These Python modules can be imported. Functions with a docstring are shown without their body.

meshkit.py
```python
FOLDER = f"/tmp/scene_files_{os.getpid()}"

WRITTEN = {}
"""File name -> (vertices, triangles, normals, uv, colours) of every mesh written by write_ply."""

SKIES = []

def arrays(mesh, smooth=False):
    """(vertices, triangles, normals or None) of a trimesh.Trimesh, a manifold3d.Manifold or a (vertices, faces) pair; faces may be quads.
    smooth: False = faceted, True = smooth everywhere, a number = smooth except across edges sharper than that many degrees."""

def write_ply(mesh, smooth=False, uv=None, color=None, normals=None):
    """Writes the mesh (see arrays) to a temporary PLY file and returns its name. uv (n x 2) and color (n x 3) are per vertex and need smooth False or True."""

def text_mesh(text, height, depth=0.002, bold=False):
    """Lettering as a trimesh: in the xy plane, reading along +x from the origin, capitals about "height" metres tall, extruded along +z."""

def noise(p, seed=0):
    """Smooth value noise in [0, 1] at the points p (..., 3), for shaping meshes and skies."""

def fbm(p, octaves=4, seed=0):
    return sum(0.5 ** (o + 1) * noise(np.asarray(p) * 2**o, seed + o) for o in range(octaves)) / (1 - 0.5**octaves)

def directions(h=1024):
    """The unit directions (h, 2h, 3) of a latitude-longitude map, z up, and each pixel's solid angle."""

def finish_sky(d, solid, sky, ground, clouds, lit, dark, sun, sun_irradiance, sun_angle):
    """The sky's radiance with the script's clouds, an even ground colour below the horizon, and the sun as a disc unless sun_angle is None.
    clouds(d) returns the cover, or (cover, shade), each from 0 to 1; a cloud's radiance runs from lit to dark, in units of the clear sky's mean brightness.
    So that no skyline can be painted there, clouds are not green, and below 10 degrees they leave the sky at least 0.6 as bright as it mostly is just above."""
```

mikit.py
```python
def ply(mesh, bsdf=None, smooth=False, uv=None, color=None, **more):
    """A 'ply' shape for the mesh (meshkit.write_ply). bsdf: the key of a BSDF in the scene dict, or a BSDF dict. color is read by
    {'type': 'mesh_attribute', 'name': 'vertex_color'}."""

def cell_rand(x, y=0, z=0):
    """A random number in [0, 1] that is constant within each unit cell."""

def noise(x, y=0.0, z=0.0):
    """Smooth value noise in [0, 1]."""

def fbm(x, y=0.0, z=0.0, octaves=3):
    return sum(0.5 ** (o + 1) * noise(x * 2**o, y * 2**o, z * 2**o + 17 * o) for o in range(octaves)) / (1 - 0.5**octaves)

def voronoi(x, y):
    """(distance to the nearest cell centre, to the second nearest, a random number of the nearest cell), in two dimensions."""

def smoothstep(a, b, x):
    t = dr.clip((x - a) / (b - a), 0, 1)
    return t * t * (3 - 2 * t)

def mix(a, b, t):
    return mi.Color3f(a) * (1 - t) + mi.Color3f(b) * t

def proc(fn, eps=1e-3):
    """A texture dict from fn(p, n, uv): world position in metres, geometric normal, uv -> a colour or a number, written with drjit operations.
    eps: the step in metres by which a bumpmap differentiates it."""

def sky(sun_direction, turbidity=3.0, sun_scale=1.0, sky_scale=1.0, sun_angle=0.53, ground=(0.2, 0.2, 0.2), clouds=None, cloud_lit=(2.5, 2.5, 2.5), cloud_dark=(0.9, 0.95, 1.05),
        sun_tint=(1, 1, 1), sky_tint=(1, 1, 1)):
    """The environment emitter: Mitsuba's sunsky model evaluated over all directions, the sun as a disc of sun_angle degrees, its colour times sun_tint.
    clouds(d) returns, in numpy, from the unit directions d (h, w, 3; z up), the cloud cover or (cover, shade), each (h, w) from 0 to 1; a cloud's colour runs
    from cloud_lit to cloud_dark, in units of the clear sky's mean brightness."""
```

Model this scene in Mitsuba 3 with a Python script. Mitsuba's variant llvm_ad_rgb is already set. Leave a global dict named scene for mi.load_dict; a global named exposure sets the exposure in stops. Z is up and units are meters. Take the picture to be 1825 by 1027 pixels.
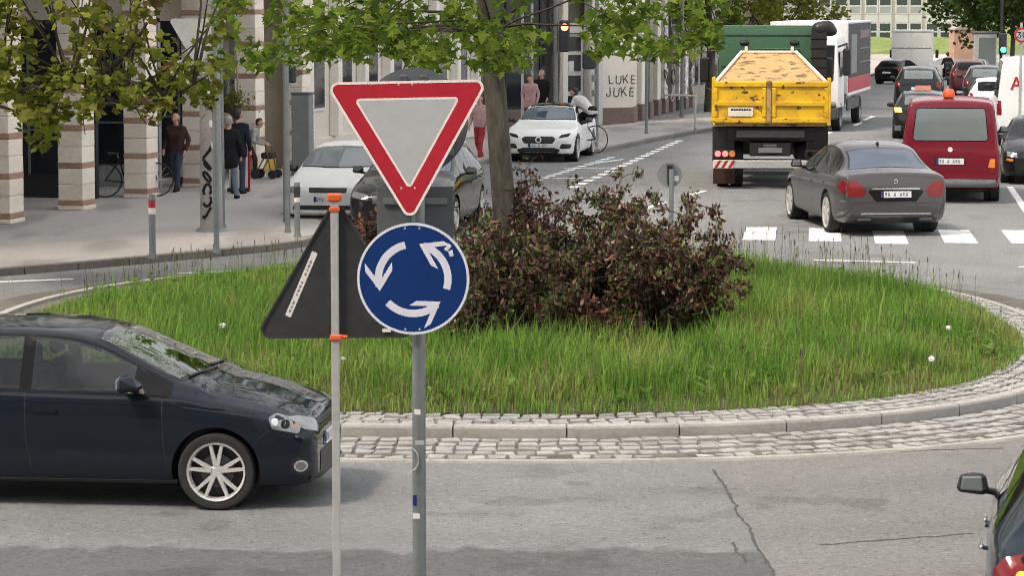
import math, random
import numpy as np, trimesh, mitsuba as mi, drjit as dr
import manifold3d as m3
from scipy.interpolate import PchipInterpolator
from scipy.spatial import Delaunay
from shapely.geometry import Polygon, LineString, Point, MultiPolygon
from shapely import affinity
import shapely
import mikit, meshkit
from mikit import proc, noise, fbm, voronoi, smoothstep, mix

# ---------------------------------------------------------------- camera, sky, exposure
FPX, CX, CY, CAMH, HOR = 5000.0, 912.5, 513.5, 4.15, -3.0
PITCH = math.atan((CY - HOR) / FPX)
T4 = mi.ScalarTransform4f
scene, labels = {}, {}
scene['camera'] = {'type': 'perspective', 'fov': 2 * math.degrees(math.atan(912.5 / FPX)), 'fov_axis': 'x', 'near_clip': 0.5, 'far_clip': 3000.0,
                   'to_world': T4().look_at(origin=[0, 0, CAMH], target=[0, math.cos(PITCH), CAMH - math.sin(PITCH)], up=[0, 0, 1])}
def overcast(d):
    c = meshkit.fbm(d * 3.0, 4, 5)
    return np.ones(d.shape[:2]), np.clip((c - 0.44) * 3.5, 0, 1)
scene['sky'] = mikit.sky((-0.45, -0.40, 0.75), turbidity=4, sun_scale=0.55, sun_angle=11, clouds=overcast, cloud_lit=(2.9, 2.9, 2.9), cloud_dark=(1.25, 1.29, 1.38), ground=(0.2, 0.2, 0.2), sun_tint=(0.93, 0.97, 1.02))
exposure = 2.12

# ---------------------------------------------------------------- helpers
R = np.random.default_rng(7)
def gz(y): return -0.0117 * min(max(0.0, y - 100.0), 350.0)                     # the street falls away gently in the distance
def ray(px, py):
    a, b = (px - CX) / FPX, (py - CY) / FPX
    c, s = math.cos(PITCH), math.sin(PITCH)
    return np.array([a, c - b * s, -s - b * c])
def at(px, py, z=0.0):
    """Where the photograph's pixel meets the ground (plus z)."""
    d = ray(px, py); zz = z
    for _ in range(12):
        t = (zz - CAMH) / d[2]; zz = gz(t * d[1]) + z
    return np.array([d[0] * t, d[1] * t, zz])
def atd(px, py, y):
    """The pixel's point at ground distance y."""
    d = ray(px, py); t = y / d[1]
    return np.array([d[0] * t, y, CAMH + d[2] * t])

USED = {}
def key(name, parent=None):
    base = (parent + '__' if parent else '') + name
    n = USED.get(base, 0); USED[base] = n + 1
    return base if n == 0 else f'{base}_{n:03d}'
def lab(k, label=None, cat=None, group=None, kind=None):
    d = labels.setdefault(k, {})
    for a, b in (('label', label), ('category', cat), ('group', group), ('kind', kind)):
        if b: d[a] = b
    return k
CACHE = {}
class Shape:
    """One written mesh that several entries may share."""
    def __init__(s, mesh, bsdf, smooth=35, **kw): s.d = mikit.ply(mesh, bsdf, smooth, **kw)
def put(name, mesh, bsdf=None, parent=None, smooth=35, tw=None, label=None, cat=None, group=None, kind=None, **kw):
    k = key(name, parent)
    d = dict(mesh.d) if isinstance(mesh, Shape) else mikit.ply(mesh, bsdf, smooth, **kw)
    if tw is not None: d['to_world'] = T4(np.asarray(tw, float).tolist())
    scene[k] = d
    if label or kind: lab(k, label, cat, group, kind)
    return k
def thing(name, label, cat, group=None):
    k = key(name); lab(k, label, cat, group); return k

def mat(loc=(0, 0, 0), rz=0.0, s=1.0, rx=0.0, ry=0.0):
    m = trimesh.transformations.euler_matrix(rx, ry, rz, 'sxyz'); m[:3, :3] *= s; m[:3, 3] = loc; return m
def cat(*ms): 
    ms = [x for q in ms for x in (q if isinstance(q, (list, tuple)) else [q])]
    return trimesh.util.concatenate(ms)
def box(cx, cy, cz, sx, sy, sz, rz=0.0, c=0.0):
    if c:
        b = chbox(sx, sy, sz, c)
    else: b = trimesh.creation.box((sx, sy, sz))
    b.apply_transform(mat((cx, cy, cz), rz)); return b
def chbox(sx, sy, sz, c):
    p = []
    for x in (-1, 1):
        for y in (-1, 1):
            for z in (-1, 1):
                p += [(x * (sx / 2 - c), y * (sy / 2 - c), z * sz / 2), (x * (sx / 2 - c), y * sy / 2, z * (sz / 2 - c)), (x * sx / 2, y * (sy / 2 - c), z * (sz / 2 - c))]
    return hull(p)
def m2t(m):
    q = m.to_mesh(); return trimesh.Trimesh(np.asarray(q.vert_properties[:, :3], float), np.asarray(q.tri_verts, int), process=False)
def t2m(t): return m3.Manifold(m3.Mesh(np.asarray(t.vertices, np.float32), np.asarray(t.faces, np.uint32)))
def hull(pts): return m2t(m3.Manifold.hull_points(np.asarray(pts, float)))
SPH = trimesh.creation.icosphere(1).vertices
SPH2 = trimesh.creation.icosphere(3).vertices
def hullsph2(*pr): return hull(np.vstack([SPH2 * r + np.array([x, y, z]) for x, y, z, r in pr]))
def hullsph(*pr, n=1):
    """Hull of spheres (x, y, z, r)."""
    return hull(np.vstack([SPH * r + np.array([x, y, z]) for x, y, z, r in pr]))
def tube(pts, r, sides=10, cap=True):
    p = np.asarray(pts, float); r = np.broadcast_to(np.asarray(r, float), (len(p),))
    t = np.gradient(p, axis=0); t /= np.linalg.norm(t, axis=1, keepdims=True) + 1e-12
    up = np.array([0, 0, 1.0]) if abs(t[:, 2]).mean() < 0.8 else np.array([1.0, 0, 0])
    a = np.cross(t, up); a /= np.linalg.norm(a, axis=1, keepdims=True) + 1e-12
    b = np.cross(t, a); ang = np.arange(sides) * 2 * np.pi / sides
    v = p[:, None] + r[:, None, None] * (np.cos(ang)[None, :, None] * a[:, None] + np.sin(ang)[None, :, None] * b[:, None])
    v = v.reshape(-1, 3); f = []
    for i in range(len(p) - 1):
        for j in range(sides):
            q = (i * sides + j, i * sides + (j + 1) % sides, (i + 1) * sides + (j + 1) % sides, (i + 1) * sides + j)
            f += [(q[0], q[2], q[1]), (q[0], q[3], q[2])]
    if cap:
        n = len(v); v = np.vstack([v, p[:1], p[-1:]]); e = (len(p) - 1) * sides
        for j in range(sides):
            f += [(n, j, (j + 1) % sides), (n + 1, e + (j + 1) % sides, e + j)]
    return trimesh.Trimesh(v, np.array(f)[:, ::-1], process=False)
def cyl(x, y, z0, z1, r, r1=None, sides=16): return tube([(x, y, z0), (x, y, z1)], [r, r if r1 is None else r1], sides)
def disc_y(x, y, z, r, th, sides=32):
    """A disc whose axis is y."""
    return tube([(x, y - th / 2, z), (x, y + th / 2, z)], r, sides)
def lathe(prof, sides=36, axis='z'):
    m = trimesh.creation.revolve(np.asarray(prof, float), sections=sides)
    if m.volume < 0: m.invert()
    if axis == 'y': m.apply_transform(trimesh.transformations.rotation_matrix(-math.pi / 2, (1, 0, 0)))
    return m
def extr(poly, h, z=0.0):
    ps = getattr(poly, 'geoms', [poly])
    m = trimesh.util.concatenate([trimesh.creation.extrude_polygon(g, h, engine='earcut') for g in ps if g.area > 1e-9])
    m.apply_translation((0, 0, z)); return m
def upright(m, loc, heading=0.0):
    """A mesh drawn in x-y with its face towards +z, stood up at loc, facing the camera (towards -y) turned by heading."""
    m = m.copy(); a = np.eye(4); a[:3, :3] = [[1, 0, 0], [0, 0, -1], [0, 1, 0]]
    m.apply_transform(a); m.apply_transform(mat(loc, heading)); return m
def sheet(pts, z):
    """Flat polygon on the ground, as world x-y points, following the ground's fall."""
    poly = Polygon([(p[0], p[1]) for p in pts]).buffer(0)
    return drape(poly, z)
def drape(poly, z):
    ms = []
    for g in getattr(poly, 'geoms', [poly]):
        v, f = trimesh.creation.triangulate_polygon(g, engine='earcut')
        v3 = np.column_stack([v, [gz(y) + z for y in v[:, 1]]]); ms.append(trimesh.Trimesh(v3, f, process=False))
    m = cat(ms)
    if len(m.faces) and m.face_normals[:, 2].sum() < 0: m.invert()
    return m

# ---------------------------------------------------------------- materials
def rgb(c): return {'type': 'rgb', 'value': list(c)} if not isinstance(c, dict) else c
def prin(name, c, rough=0.5, metal=0.0, spec=0.5, two=False, **kw):
    b = {'type': 'principled', 'base_color': rgb(c), 'roughness': rough, 'metallic': metal, 'specular': spec, **kw}
    scene[name] = {'type': 'twosided', 'bsdf': b} if two else b
    return name
def bump(name, c, fn, scale, rough=0.8, eps=2e-3, spec=0.3):
    scene[name] = {'type': 'bumpmap', 'arbitrary': proc(fn, eps), 'scale': scale, 'bsdf': {'type': 'principled', 'base_color': rgb(c), 'roughness': rough, 'specular': spec}}
    return name
def mottled(c, var=0.25, fine=40.0, coarse=1.3, tint=(1, 1, 1)):
    c = np.array(c)
    def fn(p, n, uv):
        a = fbm(p.x * coarse, p.y * coarse, p.z * coarse, 3); b = noise(p.x * fine, p.y * fine, p.z * fine)
        return mi.Color3f(c.tolist()) * (1 + var * 2 * (a - 0.5) + var * (b - 0.5)) 
    return proc(fn)
ck = [at(1270, 838)[:2], at(1380, 1027)[:2]]
def asphalt_col(p, n, uv):
    g = noise(p.x * 55, p.y * 55); g2 = noise(p.x * 22, p.y * 22, 3.0); a = fbm(p.x * 0.5, p.y * 0.22, 0.0, 4); st = fbm(p.x * 1.7, p.y * 1.7, 5.0, 3)
    # right of the old joint the surface is a warmer, older layer; nearest the camera a newer, darker one
    side = (p.x - float(ck[0][0])) * float(ck[1][1] - ck[0][1]) - (p.y - float(ck[0][1])) * float(ck[1][0] - ck[0][0])
    warm = smoothstep(-0.02, 0.02, -side) * smoothstep(28.5, 28.0, p.y)
    edge = p.y - (20.85 + 0.35 * (noise(p.x * 1.1, 0.0) - 0.5) + 0.12 * (noise(p.x * 9, p.y * 3) - 0.5) - 0.028 * p.x)
    new = smoothstep(0.16, -0.10, edge + 0.25 * (noise(p.x * 6, p.y * 6, 2.0) - 0.5)) * (1 - smoothstep(-0.02, 0.02, -side))
    base = mix((0.196, 0.199, 0.203), (0.200, 0.194, 0.192), warm)
    base = mix(base, (0.105, 0.103, 0.106), new * 0.9)
    e = dr.power(dr.power(dr.abs(p.x) / 6.6, 2.4) + dr.power(dr.abs(p.y - 34.0) / 8.1, 2.4), 1 / 2.4)
    lane = smoothstep(0.09, 0.0, dr.abs(e - 1.32)) + smoothstep(0.09, 0.0, dr.abs(e - 1.56)); oil = smoothstep(0.60, 0.72, fbm(p.x * 0.8 + 3, p.y * 0.8, 8.0, 3)) * smoothstep(0.12, 0.0, dr.abs(e - 1.44))
    k = (0.80 + 0.40 * a) * (1 - 0.10 * lane) * (1 - 0.20 * oil) * (0.84 + 0.32 * g) * (0.92 + 0.16 * g2) * (1 - 0.22 * smoothstep(0.62, 0.8, st)) * (1 + 0.22 * smoothstep(0.78, 0.9, noise(p.x * 34, p.y * 34, 9.0)) - 0.3 * smoothstep(0.8, 0.92, noise(p.x * 40, p.y * 40, 4.0)))
    return base * k * 0.84
bump('asphalt', proc(asphalt_col), lambda p, n, uv: noise(p.x * 60, p.y * 60) + 0.6 * noise(p.x * 25, p.y * 25), 0.0035, 0.85)
def pave_col(p, n, uv):
    a = fbm(p.x * 0.45, p.y * 0.3, 1.0, 4); b = noise(p.x * 30, p.y * 30); w = fbm(p.x * 0.9 + 7, p.y * 0.35, 2.0, 3)
    dark = smoothstep(0.55, 0.75, w)
    return mix((0.33, 0.31, 0.295), (0.21, 0.20, 0.195), dark * 0.8) * (0.74 + 0.3 * a) * (0.9 + 0.2 * b)
prin('pavement_mat', proc(pave_col), 0.85, spec=0.3)
def paint_col(p, n, uv):
    w = fbm(p.x * 7, p.y * 7, 0.0, 4); g = noise(p.x * 60, p.y * 60)
    return mix((0.66, 0.66, 0.65), (0.30, 0.30, 0.29), smoothstep(0.58, 0.78, w * 0.8 + g * 0.2))
prin('road_paint', proc(paint_col), 0.7)
prin('tar', (0.06, 0.058, 0.057), 0.7)
for i, (c, v) in enumerate((((0.28, 0.275, 0.27), .28), ((0.23, 0.225, 0.22), .28), ((0.33, 0.32, 0.31), .25), ((0.26, 0.25, 0.245), .28), ((0.29, 0.285, 0.285), .28))):
    prin(f'granite{i}', mottled(c, v, 60.0, 6.0), 0.75, spec=0.35)
prin('joint_dirt', mottled((0.10, 0.093, 0.083), 0.4, 30.0, 3.0), 0.95)
prin('concrete_kerb', mottled((0.31, 0.30, 0.285), 0.26, 35.0, 2.0), 0.8)
prin('concrete_dark', mottled((0.17, 0.155, 0.14), 0.3, 25.0, 1.5), 0.85)
prin('soil', mottled((0.055, 0.06, 0.03), 0.5, 14.0, 1.2), 0.95)
prin('glass_dark', (0.005, 0.006, 0.007), 0.03, spec=0.32)
prin('glass_blue', (0.045, 0.070, 0.110), 0.04, spec=0.9)
prin('glass_pale', (0.15, 0.18, 0.185), 0.06, spec=0.9)
prin('glass_shop', mottled((0.022, 0.025, 0.032), 0.6, 2.0, 0.9), 0.06, spec=0.8)
scene['window_glass'] = {'type': 'thindielectric', 'int_ior': 1.52, 'specular_transmittance': rgb((.50, .56, .55))}
prin('interior', mottled((0.022, 0.022, 0.024), .3, 20.0, 4.0), 0.8)
prin('black_plastic', (0.018, 0.018, 0.02), 0.45)
prin('black_gloss', (0.008, 0.008, 0.009), 0.10, spec=0.3)
prin('rubber', mottled((0.022, 0.022, 0.023), 0.3, 30.0, 5.0), 0.8)
prin('alloy', (0.66, 0.65, 0.64), 0.3, 0.35)
prin('steel_dark', (0.10, 0.10, 0.105), 0.5, 0.5)
prin('chrome', (0.82, 0.83, 0.85), 0.12, 1.0)
prin('galv', mottled((0.25, 0.275, 0.275), 0.25, 25.0, 3.0), 0.42, 0.6)
prin('galv_light', mottled((0.50, 0.51, 0.51), 0.15, 25.0, 2.0), 0.5, 0.35)
prin('grey_paint', mottled((0.19, 0.205, 0.21), 0.15, 20.0, 2.0), 0.5)
prin('sign_back', mottled((0.10, 0.115, 0.125), 0.18, 18.0, 2.5), 0.55)
prin('sign_back_dark', mottled((0.032, 0.034, 0.038), 0.25, 18.0, 2.5), 0.55)
prin('sign_red', mottled((0.44, 0.018, 0.035), 0.10, 30.0, 3.0), 0.35)
prin('sign_white', mottled((0.42, 0.445, 0.46), 0.06, 30.0, 2.0), 0.4)
prin('sign_edge', (0.82, 0.72, 0.70), 0.4)
prin('sign_blue', mottled((0.0012, 0.030, 0.155), 0.10, 30.0, 3.0), 0.32)
prin('sign_arrow', (0.66, 0.68, 0.78), 0.4)
prin('sticker_white', (0.75, 0.72, 0.70), 0.5)
prin('sticker_blue', (0.02, 0.03, 0.16), 0.4)
prin('orange_plastic', (0.72, 0.12, 0.03), 0.4)
prin('red_plastic', (0.42, 0.02, 0.03), 0.3)
prin('lamp_red', (0.20, 0.006, 0.010), 0.12, spec=0.6)
prin('lamp_amber', (0.72, 0.24, 0.03), 0.15, spec=0.8)
prin('lamp_clear', (0.24, 0.25, 0.26), 0.08, 0.5, spec=0.9)
prin('lamp_pink', (0.42, 0.25, 0.19), 0.15)
prin('plate_white', (0.66, 0.67, 0.70), 0.4)
prin('white_paint', (0.74, 0.74, 0.74), 0.3)
for n, c, mt, r in (('paint_golf', (0.010, 0.0160, 0.026), .2, .06), ('paint_white', (0.80, 0.81, 0.82), .0, .12), ('paint_white_old', (0.72, 0.73, 0.73), .0, .25), ('paint_silver', (0.090, 0.087, 0.090), .35, .09),
                    ('paint_red', (0.16, 0.006, 0.018), .0, .12), ('paint_black', (0.010, 0.011, 0.013), .0, .09), ('paint_blueblack', (0.020, 0.031, 0.046), .2, .08), ('paint_grey', (0.045, 0.048, 0.052), .3, .15),
                    ('paint_cream', (0.66, 0.60, 0.48), .0, .3), ('paint_lightgrey', (0.42, 0.45, 0.48), .5, .25), ('paint_maroon', (0.07, 0.012, 0.016), .1, .25), ('paint_truckgreen', (0.055, 0.14, 0.085), .0, .4)):
    scene[n] = {'type': 'principled', 'base_color': rgb(c), 'roughness': r, 'metallic': mt, 'specular': 0.5}
def tipper_col(p, n, uv):
    w = fbm(p.x * 3.1, p.y * 3.1, p.z * 3.1, 4); g = fbm(p.x * 9, p.y * 9, p.z * 9, 3)
    return mix(mix((0.80, 0.50, 0.015), (0.62, 0.36, 0.02), smoothstep(0.4, 0.7, w)), (0.10, 0.06, 0.03), smoothstep(0.66, 0.74, g))
prin('tipper_yellow', proc(tipper_col), 0.5)
def rusty_col(p, n, uv):
    w = fbm(p.x * 2.2, p.y * 2.2, p.z * 2.2, 4); g = fbm(p.x * 7, p.y * 7, p.z * 7, 3)
    return mix(mix((0.50, 0.33, 0.12), (0.42, 0.27, 0.13), w), (0.16, 0.09, 0.045), smoothstep(0.52, 0.72, g))
prin('tipper_worn', proc(rusty_col), 0.7)
prin('stone_cream', mottled((0.78, 0.71, 0.61), 0.16, 22.0, 1.6), 0.85, spec=0.25)
prin('stone_cream_light', mottled((0.82, 0.76, 0.67), 0.14, 22.0, 1.6), 0.85, spec=0.25)
prin('stone_red', mottled((0.38, 0.25, 0.19), 0.25, 22.0, 2.0), 0.85, spec=0.25)
prin('plaster', mottled((0.66, 0.62, 0.55), 0.14, 14.0, 0.6), 0.9, spec=0.2)
prin('plaster_light', mottled((0.74, 0.71, 0.66), 0.10, 14.0, 0.6), 0.9, spec=0.2)
prin('plinth', mottled((0.20, 0.16, 0.14), 0.25, 14.0, 1.0), 0.9, spec=0.2)
prin('facade_brown', mottled((0.30, 0.27, 0.235), 0.25, 14.0, 1.0), 0.85)
prin('frame_white', (0.62, 0.62, 0.60), 0.5)
prin('frame_dark', (0.035, 0.037, 0.042), 0.5)
prin('graffiti', (0.10, 0.092, 0.09), 0.7)
prin('graffiti_pale', (0.55, 0.52, 0.54), 0.7)
prin('far_white', (0.62, 0.62, 0.60), 0.7)
prin('far_beige', (0.44, 0.42, 0.38), 0.8)
prin('far_glass', (0.05, 0.065, 0.06), 0.15)
prin('far_blind', (0.36, 0.36, 0.36), 0.7)
prin('yellow_step', (0.52, 0.36, 0.05), 0.6)
def bark_col(p, n, uv):
    a = fbm(p.x * 9, p.y * 9, p.z * 2.2, 4); b = noise(p.x * 40, p.y * 40, p.z * 9)
    return mix((0.125, 0.112, 0.094), (0.060, 0.054, 0.046), smoothstep(0.3, 0.7, a)) * (0.8 + 0.4 * b)
bump('bark', proc(bark_col), lambda p, n, uv: fbm(p.x * 12, p.y * 12, p.z * 3, 3), 0.02, 0.9)
prin('twig', (0.055, 0.042, 0.034), 0.85)
def leafy(name, trans=0.9, rough=0.55):
    scene[name] = {'type': 'principledthin', 'base_color': {'type': 'mesh_attribute', 'name': 'vertex_color'}, 'roughness': rough, 'diff_trans': trans, 'spec_trans': 0.0, 'eta': 1.4}
leafy('leaf', 1.0); leafy('grass_mat', 0.65, 0.7); leafy('purple_leaf', 0.4, 0.5)
prin('skin', (0.52, 0.30, 0.22), 0.55); prin('hair_grey', (0.30, 0.29, 0.28), 0.7); prin('hair_dark', (0.03, 0.022, 0.018), 0.6)
for n, c in (('cloth_black', (0.016, 0.016, 0.019)), ('cloth_navy', (0.018, 0.022, 0.035)), ('cloth_jeans', (0.05, 0.065, 0.10)), ('cloth_jeans_pale', (0.17, 0.20, 0.26)), ('cloth_grey', (0.36, 0.36, 0.36)), ('cloth_white', (0.58, 0.57, 0.55)),
             ('cloth_red', (0.34, 0.045, 0.06)), ('cloth_pink', (0.50, 0.33, 0.33)), ('cloth_brown', (0.06, 0.035, 0.028)), ('shoe', (0.02, 0.018, 0.017))):
    prin(n, mottled(c, 0.25, 20.0, 6.0), 0.9, spec=0.2)
def lamp(name, c, power):
    """A lens that is lit: the one thing in the scene, besides the sky, that emits."""
    return {'emitter': {'type': 'area', 'radiance': {'type': 'rgb', 'value': [power * x for x in c]}}}
# ---------------------------------------------------------------- the ground and the road
def grid_ground():
    ys = np.concatenate([np.linspace(-60, 100, 9), np.linspace(110, 450, 18), [700, 1200, 2600]]); xs = np.linspace(-900, 900, 19)
    X, Y = np.meshgrid(xs, ys); Z = np.array([[gz(y) for y in r] for r in Y])
    v = np.column_stack([X.ravel(), Y.ravel(), Z.ravel()]); n = len(xs); f = []
    for i in range(len(ys) - 1):
        for j in range(n - 1):
            f.append((i * n + j, i * n + j + 1, (i + 1) * n + j + 1, (i + 1) * n + j))
    return v, np.array(f)
put('road', grid_ground(), 'asphalt', smooth=False, label='grey asphalt road running round the island and away up the street', kind='structure')
lab('road', cat='road')
def mark(name, pts, z=0.005, m='road_paint'): return put(name, sheet(pts, z), m, 'road', smooth=False)
def line(a, b, w, name='lane_dash', z=0.005):
    a, b = np.array(a[:2]), np.array(b[:2]); d = (b - a) / np.linalg.norm(b - a); n = np.array([-d[1], d[0]]) * w / 2
    return mark(name, [a + n, b + n, b - n, a - n], z)
# the crossing
zd = np.array([math.sin(0.107), math.cos(0.107)]); zr = np.array([zd[1], -zd[0]])
for px, py in ((1355, 416.5), (1470, 418.5), (1586, 423), (1706, 421.5), (1822, 422.5), (1940, 424), (2058, 425)):
    c = at(px, py)[:2]; L, W = 2.75, 0.56
    mark('crossing_stripe', [c - zd * L / 2 - zr * W / 2, c - zd * L / 2 + zr * W / 2, c + zd * L / 2 + zr * W / 2, c + zd * L / 2 - zr * W / 2])
line(at(1450, 464), at(1632, 468.5), 0.16); line(at(1815, 476), at(1990, 482), 0.16)
line(at(-200, 511), at(130, 498), 0.16); line(at(318, 488), at(500, 480), 0.16)
line(at(1218, 351), at(1256, 340), 0.13); line(at(1150, 372), at(1185, 360), 0.13)
line(at(1800, 333), at(1834, 384), 0.14, 'lane_line')
line(at(1523, 224), at(1534, 218), 0.16); line(at(1540, 214), at(1556, 207), 0.16); line(at(1468, 240), at(1480, 235), 0.16)
def dots(p, q, n, w=0.22):
    p, q = at(*p)[:2], at(*q)[:2]
    for i in range(n):
        a = p + (q - p) * (i / n); b = p + (q - p) * ((i + 0.55) / n); line(a, b, w, 'cycle_lane_dash')
dots((1020, 335), (1215, 249), 19); dots((955, 322), (1095, 279), 13)
line(at(1005, 300), at(1110, 299), 0.14, 'cycle_lane_dash'); line(at(1062, 291), at(1110, 284), 0.14, 'cycle_lane_dash')
line(at(985, 318), at(1040, 317), 0.14, 'cycle_lane_dash')
# cracks sealed with tar
def crack(a, b, w, seed, n=40):
    r = np.random.default_rng(seed); a, b = np.array(a[:2]), np.array(b[:2]); t = np.linspace(0, 1, n); d = b - a; nn = np.array([-d[1], d[0]]) / np.linalg.norm(d)
    wob = np.cumsum(r.normal(0, 0.008, n)); wob -= wob[0] + (wob[-1] - wob[0]) * t
    p = a + t[:, None] * d + wob[:, None] * nn; ww = w * (0.5 + r.random(n))
    return [*(p + nn * ww[:, None] / 2), *(p - nn * ww[:, None] / 2)[::-1]]
mark('crack', crack(ck[0], ck[1], 0.024, 1, 60), 0.003, 'tar'); mark('crack', crack(at(1462, 972), at(1735, 952), 0.03, 2), 0.003, 'tar')
mark('crack', crack(at(1308, 968), at(1330, 1005), 0.025, 3, 16), 0.003, 'tar'); mark('crack', crack(at(1288, 470), at(1425, 455), 0.03, 4), 0.003, 'tar')
mark('crack', crack(at(1600, 806), at(1790, 800), 0.03, 5), 0.003, 'tar')

# ---------------------------------------------------------------- the roundabout island
IC, IA, IB, IN = np.array([0.0, 34.0]), 6.6, 8.1, 2.4
TH = np.linspace(-math.pi, math.pi, 4001)
def ring(off):
    """The kerb's outer line moved outwards by off: points at even arc length."""
    c, s = np.cos(TH), np.sin(TH)
    x = (IA + off) * np.sign(c) * np.abs(c) ** (2 / IN); y = (IB + off) * np.sign(s) * np.abs(s) ** (2 / IN)
    return np.column_stack([IC[0] + x, IC[1] + y])
def arc(off):
    p = ring(off); q = np.roll(p, -3000, 0); q = np.vstack([q[:-1] if np.allclose(q[0], q[-1]) else q, q[:1]])
    s = np.concatenate([[0], np.cumsum(np.linalg.norm(np.diff(q, axis=0), axis=1))]); return q, s
def along(off, t):
    """(point, tangent) at arc length t (from the island's front, growing to the right) on the line moved out by off."""
    q, s = ARCS.setdefault(off, arc(off)); L = s[-1]; t = np.mod(t, L)
    f = lambda u: np.array([np.interp(np.mod(u, L), s, q[:, 0]), np.interp(np.mod(u, L), s, q[:, 1])])
    a, b = f(t - 0.02), f(t + 0.02); d = b - a; return f(t), d / np.linalg.norm(d), L
ARCS = {}
q0 = arc(0.0)[0]
# arc() starts at angle theta = pi/2 + ...: find the front (smallest y) and roll so that it comes first and x grows
def arc(off):
    p = ring(off)[:-1]; i = np.argmin(p[:, 1]); q = np.roll(p, -i, 0)
    if q[50, 0] < q[0, 0]: q = np.roll(q[::-1], 1, 0)
    q = np.vstack([q, q[:1]]); s = np.concatenate([[0], np.cumsum(np.linalg.norm(np.diff(q, axis=0), axis=1))]); return q, s
def dome(x, y):
    e = (np.abs((x - IC[0]) / IA) ** IN + np.abs((y - IC[1]) / IB) ** IN) ** (1 / IN)
    return 0.17 + 0.24 * np.clip(1 - e, 0, 1) ** 0.9
KT, KH = 0.14, 0.145            # kerb thickness and height
def island_base():
    rings = [(1.04, 0.004), (1.03, 0.02), (0.0, 0.045), (-0.004, 0.05), (-0.02, 0.10)]
    v, f, n = [], [], 240
    for off, z in rings + [(-0.1, 0.13), (-0.7, 0.165)]:
        q, s = arc(off); t = np.linspace(0, s[-1], n + 1)[:-1]
        v += [(np.interp(u, s, q[:, 0]), np.interp(u, s, q[:, 1]), z) for u in t]
    k = len(rings) + 2
    for i in range(k - 1):
        for j in range(n):
            f += [(i * n + j, i * n + (j + 1) % n, (i + 1) * n + (j + 1) % n), (i * n + j, (i + 1) * n + (j + 1) % n, (i + 1) * n + j)]
    m = trimesh.Trimesh(v, f, process=False)
    if m.face_normals[:, 2].mean() < 0: m.invert()
    return m
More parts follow.
